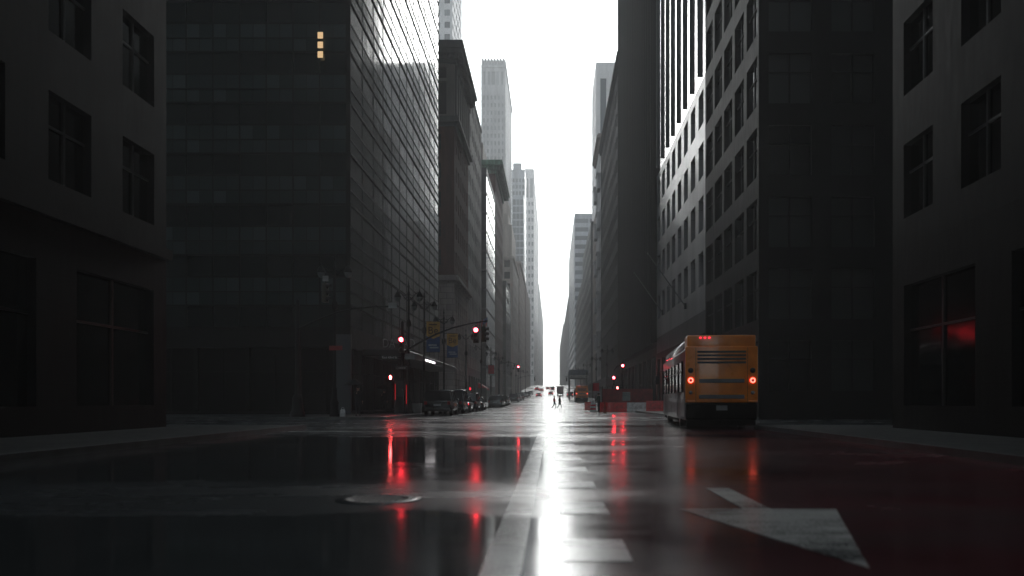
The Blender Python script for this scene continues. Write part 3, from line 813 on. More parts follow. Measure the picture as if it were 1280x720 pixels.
# ------------------------------------------------------------------ street lamps
def make_lamp(loc, label, group):
    t = thing('street_lamp', label, 'street lamp', loc, 0, group)
    MB().lathe([(.30, 0), (.30, .12), (.24, .2), (.22, .7), (.26, .78), (.17, .95), (.14, 1.5), (.16, 1.58), (.10, 1.7)], 12).build('base', M['pole'], t)
    sh = MB().lathe([(.10, 1.7), (.085, 5), (.07, 8.4), (.09, 8.45), (.09, 8.6), (.05, 8.7), (.04, 9.0)], 12)
    sh.build('shaft', M['pole'], t)
    MB().lathe([(.085, 6.15), (.17, 6.22), (.19, 6.4), (.15, 6.62), (.085, 6.7)], 12).build('collar', M['pole'], t)
    MB().lathe([(.04, 8.95), (.09, 9.05), (.05, 9.15), (.03, 9.35), (.0, 9.6)], 10).build('finial', M['pole'], t)
    for s in (-1, 1):
        a = MB().path([(0, 0, 8.0), (s * .25, 0, 8.22), (s * .48, 0, 8.5), (s * .66, 0, 8.62), (s * .78, 0, 8.5)], [.04, .035, .03, .03, .03], 8)
        a.path([(0, 0, 8.55), (s * .2, 0, 8.42), (s * .4, 0, 8.42)], .025, 6); a.path([(s * .12, 0, 8.3), (s * .22, 0, 8.1), (s * .34, 0, 8.2), (s * .28, 0, 8.32)], .02, 6)
        ar = a.build('arm', M['pole'], t)
        MB().lathe([(.0, 9.0), (.03, 8.86), (.05, 8.8), (.12, 8.72), (.23, 8.5), (.25, 8.44), (.24, 8.4)], 12, (s * .78, 0, -.12)).build('lamp_hood', M['pole'], t)
        MB().lathe([(.22, 8.40), (.2, 8.25), (.12, 8.12), (.0, 8.08)], 12, (s * .78, 0, -.12)).build('globe', M['lamp_glass'], t)
    return t
GL = 'twin arm street lamps along the avenue'
lamp = make_lamp((-12.5, 46, .14), 'twin arm lamp post nearest the left glass tower corner', GL)
lamps = [(-10.2, 56.9, 'twin arm lamp top above the mast arm signal pole'),
         (-10.0, 62.6, 'twin arm lamp post carrying the first gold and navy banner'),
         (-10.0, 74, 'twin arm lamp post carrying the second gold and navy banner'),
         (-10.0, 93, 'twin arm lamp post at the far corner of the glass tower block'),
         (-10.0, 113, 'twin arm lamp post in front of the brick corniced block'),
         (-10.0, 131, 'twin arm lamp post in front of the pale stone slab'),
         (-10.0, 150, 'twin arm lamp post at the far corner of the pale stone slab'),
         (-10.0, 170, 'twin arm lamp post before the blue green glass block'),
         (-10.0, 196, 'twin arm lamp post before the red brown corniced building'),
         (-10.0, 222, 'twin arm lamp post past the red brown corniced building'),
         (-10.0, 255, 'twin arm lamp post by the low dark green glass block'),
         (-10.0, 300, 'twin arm lamp post by the cream stepped building'),
         (8.4, 122, 'twin arm lamp post at the black finned tower'),
         (8.4, 152, 'twin arm lamp post at the black panelled block'),
         (8.4, 192, 'twin arm lamp post by the grey bay balconies'),
         (8.4, 232, 'twin arm lamp post before the dark slate blocks'),
         (8.4, 285, 'twin arm lamp post by the slate block with narrow piers')]
for x, y, l in lamps: dup_thing(lamp, (x, y, gz(y) + .14), 0, l, GL)

# ------------------------------------------------------------------ traffic lights
def signal(label, loc, rz=0, lit=True, group='traffic lights'):
    t = thing('traffic_light', label, 'traffic light', loc, rz, group)
    MB().rbox(-.19, .19, -.10, .14, -.55, .55, .03, 2).box(-.04, .04, -.02, .04, .55, .72).build('housing', M['yellow'], t)
    for i, z in enumerate((.36, 0, -.36)):
        MB().lathe([(.0, -.03), (.09, -.02), (.135, 0)], 16, mx=Matrix.Translation((0, -.105, z)) @ Matrix.Rotation(R(90), 4, 'X') @ Matrix.Scale(-1, 4, (0, 0, 1))).build('lens', M['red'] if (lit and i == 0) else M['lens_off'], t)
        vs = MB(); n = 12
        for k in range(n):
            a0, a1 = R(-20 + 220 * k / n), R(-20 + 220 * (k + 1) / n)
            vs.add([(.15 * math.cos(a0), -.10, z + .15 * math.sin(a0)), (.15 * math.cos(a1), -.10, z + .15 * math.sin(a1)), (.15 * math.cos(a1), -.32, z + .15 * math.sin(a1)), (.15 * math.cos(a0), -.32, z + .15 * math.sin(a0))], [(0, 1, 2, 3)], 0, True)
        vs.build('visor', M['black'], t)
    return t
def ped_signal(label, loc, m=None):
    t = thing('pedestrian_signal', label, 'pedestrian signal', loc, 0, 'pedestrian signals')
    MB().rbox(-.22, .22, -.05, .15, -.22, .22, .02, 2).box(-.03, .03, .15, .3, -.04, .04).build('housing', M['black'], t)
    h = MB().rbox(-.07, .06, -.062, -.052, -.13, .04, .004, 1)     # raised hand
    for i, x in enumerate((-.062, -.028, .006, .04)): h.rbox(x - .012, x + .014, -.062, -.052, .03, (.13, .16, .15, .11)[i], .003, 1)
    h.rbox(.05, .075, -.062, -.052, -.06, .05, .003, 1)
    h.build('hand_symbol', m or M['handlit'], t)
    return t
def mast_pole(label, x, y, arm_to, height=6.2, pts=None):
    t = thing('signal_pole', label, 'signal pole', (x, y, gz(y) + .14))
    MB().lathe([(.42, 0), (.42, .25), (.34, .35), (.28, .95), (.30, 1.05), (.2, 1.25)], 12).build('base', M['pole'], t)
    MB().lathe([(.16, 1.2), (.13, 4), (.10, height), (.0, height + .12)], 12).build('shaft', M['pole'], t)
    a = MB(); P0 = Vector((0, 0, pts[0])); P1 = Vector(arm_to) - Vector((x, y, gz(y) + .14))
    pp = [P0 + (P1 - P0) * k + Vector((0, 0, math.sin(k * math.pi) * .45)) for k in (0, .2, .4, .6, .8, 1)]
    a.path(pp, [.075, .07, .062, .055, .048, .04], 8)
    a.build('mast_arm', M['pole'], t)
    return t
d = 56
mast_pole('dark signal pole with red light and long mast arm by the glass tower', X(503, d), d, (X(610, d), d, Z(401, d)), 6.4, (Z(441, d) - .14,))
signal('red lit traffic light on the shaft of the mast arm pole', (X(502, d - .3), d - .32, Z(431.5, d)), 0)
signal('red lit traffic light hung near the mast arm tip', (X(595, d - .2), d - .2, Z(417.5, d) - .1), 0)
signal('dark side facing traffic light at the mast arm tip', (X(605, d), d + .1, Z(416, d) - .1), R(68), False)
ped_signal('lit red hand crossing signal left of the mast arm pole', (X(489, d), d - .2, Z(472, d)))
t = thing('utility_cabinet', 'dark cabinet strapped to the foot of the mast arm pole', 'cabinet', (X(503, d) - .1, d - .45, .14))
MB().rbox(-.35, .35, -.2, .2, .0, 2.5, .03, 1).build('body', M['pole'], t); MB().box(-.3, .3, -.215, -.202, 1.2, 2.3).build('door', M['black'], t); MB().box(.2, .24, -.23, -.216, 1.6, 1.75).build('handle', M['pipe'], t)

t = thing('street_sign', 'street name sign reading East 43rd St beside the mast arm pole', 'street sign', (X(487.5, d), d - .16, Z(447, d)), R(3))
MB().rbox(-.58, .58, -.012, .012, -.13, .13, .01, 1).build('plate', M['signgreen'], t); lettering('East 43rd St', .21, M['signtext'], t, (0, -.018, 0))
MB().box(.5, .75, .013, .03, -.03, .03).build('bracket', M['pole'], t)
t = thing('street_sign', 'small oval marked sign low on the mast arm pole', 'street sign', (X(504, d), d - .75, Z(460.5, d)), 0)
MB().rbox(-.4, .4, -.012, .012, -.12, .12, .01, 1).build('plate', M['black'], t)
mb = MB()
for i, (x0, x1) in enumerate(((-.16, -.10), (-.07, 0), (.03, .11), (.14, .17), (.2, .3))): mb.box(x0, x1, -.018, -.0125, -.05, .05)
for k in range(12):
    a0, a1 = 2 * math.pi * k / 12, 2 * math.pi * (k + 1) / 12
    mb.box(-.27 + .07 * math.cos(a0) - .012, -.27 + .07 * math.cos(a0) + .012, -.018, -.0125, .07 * math.sin(a0) - .012, .07 * math.sin(a0) + .012)
mb.build('print', M['signgrey'], t)
t = thing('sign_panel', 'blank grey sign back right of the mast arm pole', 'sign', (X(512, d), d + .1, Z(445.5, d)), 0)
MB().rbox(-.36, .36, -.012, .012, -.2, .2, .01, 1).build('plate', M['signgrey'], t); MB().box(-.5, .2, .013, .04, -.03, .03).build('bracket', M['pole'], t)

# second arm coming in from the left
d = 45.5
mast_pole('dark signal pole whose arm reaches in from the left cross street', X(372, d), d, (X(494, d), d, Z(383, d)), 6.6, (Z(412, d) - .14,))
t = thing('sign_panel', 'small pale sign plate at the tip of the left arm', 'sign', (X(491, d), d - .08, Z(382, d)))
MB().rbox(-.24, .24, -.01, .01, -.16, .16, .01, 1).build('plate', M['signgrey'], t); MB().box(-.03, .03, .011, .06, -.14, .14).build('bracket', M['pole'], t)
signal('dark traffic light hung beside the nearest twin arm lamp', (X(407, 45.6), 45.6, Z(366, 45.6)), R(75), False)
t = thing('sign_panel', 'small square grey sign above the dark hung traffic light', 'sign', (X(407.5, 45.6), 45.5, Z(348.5, 45.6)))
MB().rbox(-.17, .17, -.01, .01, -.16, .16, .01, 1).build('plate', M['signgrey'], t); MB().tube((0, .02, -.7), (0, .02, .1), .03).box(0, .35, .005, .035, -.02, .02).build('bracket', M['pole'], t)
t = thing('sign_panel', 'small dark red sign on the nearest twin arm lamp', 'sign', (-12.5, 45.8, Z(435, 45.8)))
MB().rbox(-.26, .5, -.01, .01, -.13, .13, .01, 1).build('plate', M['hoarding'], t); MB().box(-.05, .05, .011, .09, -.06, .06).build('bracket', M['pole'], t)

# farther signals
d = 93
ped_signal('lit red crossing signal by the far corner of the glass tower', (-9.5, d, Z(486, d)), M['redlow'])
d = 152
mast_pole('far signal pole with level arm by the pale stone slab', X(634, d) - 1.5, d, (X(649, d), d, Z(457, d)), 8.2, (7.4,))
signal('small red traffic light far down the left side', (X(648, d), d - .2, Z(461, d)), 0)
d = 96
mast_pole('signal pole with red light at the far right corner', 8.5, d, (X(767, d), d, Z(464, d)), 5.6, (4.9,))
signal('bright red traffic light over the red barriers', (X(767, d), d - .2, Z(476, d)), 0)
signal('dim red traffic light high on the far right pole', (X(778, d), d - .3, Z(461, d)), 0).children
ped_signal('lit crossing signal over the dark red hoarding', (X(771.5, d), d - .4, Z(485, d)))
d = 230
mast_pole('tiny hazy signal pole on the right far down the street', 8.3, d, (3.6, d, gz(d) + 6.2), 6.6, (5.6,))
mast_pole('tiny hazy signal pole on the left far down the street', -9.8, d, (-4.6, d, gz(d) + 6.4), 6.6, (5.6,))
signal('tiny dark traffic light far along on the right', (4.2, d, gz(d) + 5.5), 0, False)
signal('tiny dark traffic light far along on the left', (-5.0, d, gz(d) + 5.6), 0, False)

# ------------------------------------------------------------------ banners, flag, signs
def banner(label, px, py0, py1, w_, d, polex):
    t = thing('banner', label, 'banner', (0, 0, 0), 0, 'gold and navy lamp post banners')
    z1, z0 = Z(py0, d), Z(py1, d); h_ = z1 - z0
    t.location = (X(px, d), d, z0)
    hw = w_ / 2
    def wave(mb, pts, mi=0):
        n = len(pts); vs = [(x, .03 * math.sin(z * 3 + x * 2) - .006, z) for x, z in pts] + [(x, .03 * math.sin(z * 3 + x * 2) + .006, z) for x, z in pts]
        mb.add(vs, [list(range(n)), list(range(n, 2 * n))[::-1]] + [(i, (i + 1) % n, n + (i + 1) % n, n + i) for i in range(n)], mi)
    lo = MB(); wave(lo, [(-hw, 0), (hw, 0), (hw, h_ * .52), (0, h_ * .43), (-hw, h_ * .52)]); lo.build('lower_panel', M['navy'], t)
    up = MB(); wave(up, [(-hw, h_ * .525), (0, h_ * .435), (hw, h_ * .525), (hw, h_), (-hw, h_)]); up.build('upper_panel', M['gold'], t)
    o = lettering('Be', h_ * .34, M['bannertext'], t, (0, -.055, h_ * .70))
    MB().box(-hw * .6, hw * .6, -.05, -.042, h_ * .88, h_ * .915).build('print', M['bannertext'], t)
    MB().box(-hw * .7, hw * .55, -.05, -.042, h_ * .2, h_ * .25).box(-hw * .5, hw * .8, -.05, -.042, h_ * .12, h_ * .17).build('print', M['bannerpale'], t)
    px_ = polex - t.location.x
    MB().tube((px_, 0, h_ + .01), (hw, 0, h_ + .01), .02).tube((px_, 0, -.01), (hw, 0, -.01), .02).build('rod', M['pole'], t)
banner('gold and navy Be banner nearer the mast arm pole', 541.5, 402, 440, 1.05, 62.6, -10.0)
banner('gold and navy Be banner on the farther lamp post', 565.5, 417, 447, 1.0, 74, -10.0)
t = thing('banner', 'small red banner with white lower edge on a far left lamp post', 'banner', (X(614, 113), 113, Z(469.5, 113)))
MB().box(-.42, .42, -.02, .02, .25, 1.45).build('panel', M['redcloth'], t); MB().box(-.42, .42, -.02, .02, 0, .245).build('lower_edge', M['signwhite'], t); MB().tube((-1.45, .03, 1.46), (.42, .03, 1.46), .02).build('rod', M['pole'], t)
d = 133
t = thing('flag', 'striped red and white flag drooping from the pale stone slab', 'flag', (LX + .02, d, Z(408, d)))
MB().tube((0, 0, 0), (2.9, 0, 1.6), .05, .03).build('shaft', M['pole'], t)
fl = MB(); n = 9
for k in range(n):
    for j in range(6):
        z0, z1 = -1.75 * j / 6, -1.75 * (j + 1) / 6
        x0, x1 = 1.0 + 1.8 * k / n, 1.0 + 1.8 * (k + 1) / n
        f = lambda x, z: (x + .3 * z * .4, .12 * math.sin(x * 7 + z), .55 * x + z)
        mi = 2 if (k >= 5 and j < 3) else (k % 2)
        fl.add([f(x0, z0), f(x1, z0), f(x1, z1), f(x0, z1)], [(0, 1, 2, 3)], mi, True)
fl.build('cloth', [M['redcloth'], M['stripe'], M['navy']], t)
for (px, py, d, l, c) in ((541, 486, 95, 'two small red lit shop signs above the black suv', 'shop sign'), ):
    t = thing('shop_sign', l, c, (X(px, d), d, Z(py, d)))
    MB().rbox(-.45, .45, 0, .1, -.3, .3, .02, 1).build('box', M['black'], t)
    MB().lathe([(0, 0), (.13, 0)], 12, mx=Matrix.Translation((-.2, -.01, 0)) @ Matrix.Rotation(R(90), 4, 'X')).lathe([(0, 0), (.13, 0)], 12, mx=Matrix.Translation((.2, -.01, 0)) @ Matrix.Rotation(R(90), 4, 'X')).build('lamp', M['redlow'], t)
    MB().tube((-.0, .05, -2.9), (0, .05, -.3), .05).build('post', M['pole'], t)
t = thing('awning', 'red shop awning low on the pale stone slab front', 'awning', (LX, 146, gz(146) + 2.9))
MB().add([(0, 0, 1.0), (1.6, 0, 0), (1.6, 6, 0), (0, 6, 1.0), (1.6, 0, -.35), (1.6, 6, -.35)], [(0, 1, 2, 3), (1, 4, 5, 2)]).add([(0, 0, 1.0), (1.6, 0, 0), (0, 0, 0)], [(0, 1, 2)]).build('cloth', M['redcloth'], t)
MB().tube((0, .05, 0), (1.6, .05, 0), .02).tube((0, 5.95, 0), (1.6, 5.95, 0), .02).build('frame', M['pole'], t)

# concrete planter by the suv
t = thing('planter', 'weathered pale concrete planter box behind the black suv', 'planter', (X(518, 58), 58, .14))
MB().rbox(-.5, .5, -.3, .3, 0, .72, .03, 1, taper=(1.04, 1.04)).build('trough', M['kerb'], t)
MB().box(-.45, .45, -.25, .25, .70, .735).build('soil', M['ground'], t)

# ------------------------------------------------------------------ cars
def make_car(name, label, cat, kind, paint, loc, rz=0, group=None, lit=False):
    t = thing(name, label, cat, loc, rz, group)
    P = dict(suv=(4.95, .98, 1.02, 1.80, .30, 1.25, .05, 3.55, 3.0, .88, .82), sedan=(4.75, .92, .90, 1.44, .95, 1.7, .55, 3.35, 2.6, .80, .72),
             van=(5.1, .98, 1.02, 1.95, .12, 4.5, .06, 4.35, 3.6, .92, .86))[kind]
    L, w_, belt, H, deck, _, g0, g1, gt1, gw, rw = P
    # lower body loft: rear y=0, nose y=L
    if kind == 'sedan': st = [(0, .55, .86), (.08, .35, .92), (.9, .25, .95), (1.6, .25, .93), (3.3, .25, .95), (4.1, .25, .88), (4.6, .30, .72), (L, .42, .58)]
    else: st = [(0, .5, .98), (.07, .32, 1.04), (.9, .28, 1.05), (3.4, .28, 1.06), (4.2, .28, 1.0), (4.75, .33, .86), (L, .45, .62)]
    rings = []
    for y, zb_, zt in st:
        e = .90 if y in (0, L) else (.97 if y < .1 or y > L - .6 else 1)
        W_ = w_ * e
        rings.append([(-W_ * .90, y, zb_), (-W_, y, zb_ + .12), (-W_ * 1.0, y, zb_ + (zt - zb_) * .62), (-W_ * .955, y, zt - .05), (-W_ * .80, y, zt + .0), (0, y, zt + .03),
                      (W_ * .80, y, zt), (W_ * .955, y, zt - .05), (W_, y, zb_ + (zt - zb_) * .62), (W_, y, zb_ + .12), (W_ * .90, y, zb_)])
    mb = MB(); k = len(rings[0]); vs = [v for r in rings for v in r]
    fs = [(i * k + j, i * k + (j + 1) % k, (i + 1) * k + (j + 1) % k, (i + 1) * k + j) for i in range(len(rings) - 1) for j in range(k)]
    fs += [list(range(k)), [(len(rings) - 1) * k + j for j in range(k)][::-1]]
    mb.add(vs, fs, 0, True)
    body = mb.build('body', paint, t, clean=True)
    body.data.set_sharp_from_angle(angle=R(38))
    # greenhouse: glass band + roof + pillars
    zt = belt; a0, a1 = g0, g1
    b0 = g0 + (.28 if kind != 'sedan' else .75); b1 = gt1
    lo = [(-gw * w_ / .9, a0, zt), (gw * w_ / .9, a0, zt), (gw * w_ / .9, a1, zt), (-gw * w_ / .9, a1, zt)]
    hi = [(-rw, b0, H - .07), (rw, b0, H - .07), (rw, b1, H - .07), (-rw, b1, H - .07)]
    MB().add(lo + hi, [(0, 1, 5, 4), (1, 2, 6, 5), (2, 3, 7, 6), (3, 0, 4, 7)]).build('glazing', M['carglass'], t)
    rf = MB().rbox(-rw - .02, rw + .02, b0 - .06, b1 + .04, H - .08, H, .035, 2)
    near = loc[1] < 100
    def post(p, q, a, c):
        (MB().tube(p, q, a, c, 6).build('pillar', paint, t) if near else rf.tube(p, q, a, c, 6))
    for i in range(4): post(Vector(lo[i]), Vector(hi[i]), .05, .045)
    for f in (.36, .68):
        for s in (0, 1):
            p = Vector(lo[0 + s]).lerp(Vector(lo[3 - s]), f); q = Vector(hi[0 + s]).lerp(Vector(hi[3 - s]), f); post(p, q, .04, .035)
    rf.build('roof', paint, t)
    wr = .37 if kind != 'sedan' else .33
    tw = MB().lathe([(wr - .12, -.11), (wr, -.09), (wr, .09), (wr - .12, .11)], 18, mx=Matrix.Rotation(R(90), 4, 'Y'))
    rm = MB().lathe([(0, .05), (wr - .16, .07), (wr - .12, .105)], 18, mx=Matrix.Rotation(R(90), 4, 'Y')).lathe([(0, -.05), (wr - .16, -.07), (wr - .12, -.105)], 18, mx=Matrix.Rotation(R(90), 4, 'Y'))
    first = None
    for yy in (.85, L - .95):
        for s in (-1, 1):
            if first is None:
                wh = tw.build('wheel', M['rubber'], t); ri = rm.build('rim', M['rim'], wh); first = (wh, ri)
            else:
                wh = first[0].copy(); C.objects.link(wh); wh.parent = t; ri = first[1].copy(); C.objects.link(ri); ri.parent = wh
            wh.location = (s * (w_ - .10), yy, wr)
            MB().lathe([(wr + .02, -.02), (wr + .07, -.015), (wr + .07, .02)], 18, mx=Matrix.Translation((s * w_, yy, wr)) @ Matrix.Rotation(R(90), 4, 'Y')).build('wheel_arch', M['black'], t)
    lm = M['tail'] if lit else M['tail_off']
    for s in (-1, 1):
        if kind == 'sedan': MB().rbox(min(s * .86, s * .50), max(s * .86, s * .50), -.02, .08, .66, .84, .02, 1).build('taillight', lm, t)
        else: MB().rbox(min(s * .93, s * .72), max(s * .93, s * .72), -.02, .12, .78, 1.02, .02, 1).build('taillight', lm, t)
        MB().rbox(min(s * w_ * .9, s * w_ * .5), max(s * w_ * .9, s * w_ * .5), L - .22, L - .04, .58, .70, .02, 1).build('headlight', M['lamp_glass'], t)
        MB().rbox(min(s * w_, s * (w_ + .2)), max(s * w_, s * (w_ + .2)), a1 - .55, a1 - .4, belt + .02, belt + .17, .03, 1).build('mirror', paint, t)
    MB().rbox(-w_ * .93, w_ * .93, -.09, .1, .34, .56, .04, 2).build('bumper', M['black'], t)
    MB().box(-.26, .26, -.035, -.005, .70, .82).build('license_plate', M['signwhite'], t)
    MB().rbox(-.35, .35, -.03, .02, .86, .90, .008, 1).build('trim', M['chrome'], t)
    return t
GP = 'cars parked along the left kerb'
def at(x, y): return (x, y, gz(y))
suv = make_car('parked_suv', 'black suv parked at the near end of the left kerb row', 'car', 'suv', M['carblack'], at(-8.15, 56.8), 0, GP)
make_car('parked_van', 'midnight blue minivan parked just ahead of the black suv', 'car', 'van', M['carblue'], at(-8.1, 63.6), 0, GP)
make_car('parked_car', 'dark sedan with red tail lights parked ahead of the blue minivan', 'car', 'sedan', M['cargrey'], at(-8.2, 70.6), 0, GP, True)
dup_thing(suv, at(-8.2, 77), 0, 'black suv parked third ahead of the nearest black suv', GP)
make_car('parked_car', 'black sedan parked last before the far crossing', 'car', 'sedan', M['carblack'], at(-8.2, 84), 0, GP)
ssuv = make_car('parked_suv', 'silver suv parked first past the far crossing', 'car', 'suv', M['carsilver'], at(-8.15, 114), 0, GP)
make_car('parked_car', 'grey sedan parked second past the far crossing', 'car', 'sedan', M['cargrey'], at(-8.2, 121), 0, GP)
dup_thing(suv, at(-8.2, 128), 0, 'black suv parked third past the far crossing', GP)
make_car('parked_car', 'silver sedan parked before the pale stone slab', 'car', 'sedan', M['carsilver'], at(-8.2, 136), 0, GP)
sil = dup_thing(ssuv, at(-8.0, 166), 0, 'silver suv parked before the blue green glass block', GP)
make_car('parked_car', 'black sedan parked ahead of the far silver suv', 'car', 'sedan', M['carblack'], at(-8.1, 173), 0, GP)
wc = make_car('parked_car', 'white sedan parked before the red brown corniced building', 'car', 'sedan', M['carwhite'], at(-8.1, 186), 0, GP)
dup_thing(suv, at(-8.1, 200), 0, 'black suv parked before the red brown corniced building', GP)
dup_thing(wc, at(-8.1, 240), 0, 'white sedan parked by the low dark green glass block', GP)
dup_thing(ssuv, at(-8.1, 262), 0, 'silver suv parked past the low dark green glass block', GP)
dup_thing(wc, at(-8.1, 300), 0, 'white sedan parked by the cream stepped building', GP)
GT = 'traffic driving away up the avenue'
make_car('moving_car', 'white sedan driving away in the left lane beyond the walkers', 'car', 'sedan', M['carwhite'], at(X(673.5, 262), 262), 0, GT, True)
tx = make_car('taxi', 'orange red taxi driving away behind the walkers heads', 'taxi', 'sedan', M['caryellow'], at(X(688.5, 288), 288), 0, GT, True)
rc = make_car('moving_car', 'red sedan in the distant traffic left of the taxi', 'car', 'sedan', M['carred'], at(-4.6, 345), 0, GT, True)
dup_thing(rc, at(-7.0, 372), 0, 'red sedan farthest left in the distant traffic', GT)
dup_thing(rc, at(-2.0, 385), 0, 'red sedan in the distant traffic straight above the taxi', GT)
make_car('moving_van', 'dark van in the distant traffic right of the red sedans', 'van', 'van', M['carblack'], at(.2, 360), 0, GT, True)
make_car('moving_suv', 'grey suv driving ahead of the far orange bus', 'car', 'suv', M['cargrey'], at(5.9, 262), 0, GT, True)

def box_truck(label, loc):
    t = thing('box_truck', label, 'truck', loc, 0, GT)
    MB().rbox(-1.22, 1.22, 0, 5.4, .95, 3.35, .04, 1).build('cargo_box', M['truckpink'], t)
    MB().box(-1.1, 1.1, -.02, -.002, 1.05, 3.2).build('rear_door', M['truckpink'], t)
    MB().rbox(-1.1, 1.1, 5.5, 7.3, .5, 2.5, .15, 2).build('cab', M['carwhite'], t)
    MB().rbox(-1.2, 1.2, -.15, .15, .5, .72, .03, 1).box(-.5, .5, 0, 7, .55, .9).build('chassis', M['black'], t)
    for yy in (1.2, 6.4):
        for s in (-1, 1):
            MB().lathe([(0, -.14), (.46, -.14), (.46, .14), (0, .14)], 16, mx=Matrix.Translation((s * 1.0, yy, .46)) @ Matrix.Rotation(R(90), 4, 'Y')).build('wheel', M['rubber'], t)
    for s in (-1, 1): MB().rbox(s * .95 - .12, s * .95 + .12, -.17, -.152, .56, .68, .005, 1).build('taillight', M['tail_off'], t)
box_truck('pinkish box truck driving away in the centre of the street', at(X(700.3, 288), 288))

# ------------------------------------------------------------------ buses
def make_bus(label, loc, rz, lit=True):
    """rear at y=0, left side at x=0"""
    t = thing('city_bus', label, 'bus', loc, rz, 'orange city buses')
    L, w_ = 12.2, 2.6
    MB().rbox(0, w_, .06, L, .32, 2.98, .09, 2).build('body', M['busside'], t)
    MB().rbox(.10, w_ - .10, .5, L - .6, 2.90, 3.42, .18, 3).build('roof_fairing', M['busroof'], t)
    MB().rbox(.06, w_ - .06, -.02, 1.0, 2.86, 3.46, .06, 2).build('roof_shroud', M['orange'], t)
    rp = MB().rbox(-.01, w_ + .01, -.06, .10, .98, 3.05, .05, 2).build('rear_panel', M['orange'], t)
    lv = MB()
    for k in range(4): lv.box(.42, w_ - .42, -.085, -.062, 2.42 + k * .13, 2.49 + k * .13)
    lv.build('louvre_vent', M['black'], t)
    MB().box(.36, .372, -.066, -.061, 1.0, 3.0).box(w_ - .372, w_ - .36, -.066, -.061, 1.0, 3.0).build('panel_seam', M['black'], t)
    for zc in (1.78, 1.20): MB().rbox(.48, w_ - .48, -.10, -.062, zc - .07, zc + .07, .01, 1).build('grille_bar', M['bussilver'], t)
    def disc(r, x, z, name, m, dep=.03):
        return MB().lathe([(0, -dep), (r * .8, -dep), (r, 0)], 20, mx=Matrix.Translation((x, -.062, z)) @ Matrix.Rotation(R(90), 4, 'X') @ Matrix.Scale(-1, 4, (0, 0, 1))).build(name, m, t)
    for s in (0, 1):
        xx = .18 if s == 0 else w_ - .18
        disc(.10, xx, 2.16, 'round_lamp', M['black']); disc(.07, xx, 1.35, 'round_lamp', M['rim'])
        disc(.085, xx, 1.80, 'taillight', M['tail_off'], .02)
        rg = MB(); n = 24
        for k in range(n):
            a0, a1 = 2 * math.pi * k / n, 2 * math.pi * (k + 1) / n
            for (r0, r1) in ((.055, .095),):
                rg.add([(xx + r0 * math.cos(a0), -.088, 1.80 + r0 * math.sin(a0)), (xx + r1 * math.cos(a0), -.088, 1.80 + r1 * math.sin(a0)), (xx + r1 * math.cos(a1), -.088, 1.80 + r1 * math.sin(a1)), (xx + r0 * math.cos(a1), -.088, 1.80 + r0 * math.sin(a1))], [(3, 2, 1, 0)])
        rg.build('brake_ring', M['ring'] if lit else M['tail_off'], t)
        MB().rbox(xx - .16, xx + .16, -.12, -.06, 1.0, 1.06, .02, 1).build('reflector_ledge', M['orange'], t)
    for k in range(3): MB().rbox(.5 + k * .16, .58 + k * .16, -.045, -.022, 3.34, 3.39, .008, 1).build('marker_light', M['redlow'] if lit else M['tail_off'], t)
    MB().rbox(.02, w_ - .02, -.10, .25, .36, .96, .06, 2).build('bumper', M['blackmatte'], t)
    MB().box(.05, w_ - .05, .1, .14, .14, .40).box(.05, w_ - .05, .9, 11.8, .22, .34).build('under_skirt', M['blackmatte'], t)  # black sheets closing the gap below the bus body
    MB().box(1.1, 1.5, -.125, -.102, .7, .88).build('license_plate', M['signgrey'], t)
    # left side windows, lower panels
    for k in range(6):
        y0 = 1.2 + k * 1.72
        wn = MB().rbox(-.018, -.002, y0, y0 + 1.60, 1.42, 2.52, .006, 1).build('window', M['glassdead'], t)
        MB().box(-.03, -.019, y0 + .02, y0 + 1.58, 2.14, 2.18).build('window_bar', M['black'], wn)
        MB().rbox(w_ + .002, w_ + .018, y0, y0 + 1.60, 1.42, 2.52, .006, 1).build('window', M['carglass'], t)
    for k in range(7): MB().rbox(-.055, -.003, 1.08 + k * 1.72, 1.17 + k * 1.72, 1.38, 2.56, .01, 1).build('window_post', M['blackmatte'], t)
    for (a, b_) in ((.3, 2.0), (3.45, 6.2), (6.3, 8.6), (10.2, 11.9)):
        MB().rbox(-.016, -.002, a, b_, .45, 1.34, .006, 1).build('side_panel', M['bussilver'], t)
    for yy in (2.72, 9.4):
        for s in (-.0, w_):
            wh = MB().lathe([(.28, -.14), (.48, -.12), (.48, .12), (.28, .14)], 22, mx=Matrix.Translation((s + (.16 if s == 0 else -.16), yy, .48)) @ Matrix.Rotation(R(90), 4, 'Y')).build('wheel', M['rubber'], t)
            MB().lathe([(0, -.10), (.27, -.135), (.28, -.05)] if s == 0 else [(0, .10), (.27, .135), (.28, .05)], 22, mx=Matrix.Translation((s + (.16 if s == 0 else -.16), yy, .48)) @ Matrix.Rotation(R(90), 4, 'Y')).build('rim', M['rim'], wh)
            xx = -.003 if s == 0 else w_ + .003
            MB().add([(xx, yy + .62 * math.cos(R(a)), .48 + .62 * math.sin(R(a)) ) for a in range(-14, 195, 12)], [list(range(18))]).build('wheel_arch', M['black'], t)
    MB().rbox(.1, w_ - .1, L - .02, L + .05, 1.1, 2.75, .03, 1).build('windscreen', M['carglass'], t)
    ma = MB().path([(.02, L - .1, 2.6), (-.28, L + .1, 2.55), (-.3, L + .12, 2.3)], .025, 6).build('mirror_arm', M['black'], t)
    MB().rbox(-.40, -.2, L + .06, L + .16, 1.9, 2.35, .03, 2).build('mirror', M['black'], ma)
    return t
d = 29.4
bus = make_bus('orange backed city bus with a lit ring tail light at the right kerb', (X(857, d), d, 0), R(-4.1))
dup_thing(bus, at(X(727, 166) - 1.25, 166), 0, 'small orange bus seen from behind beyond the barriers', 'orange city buses')

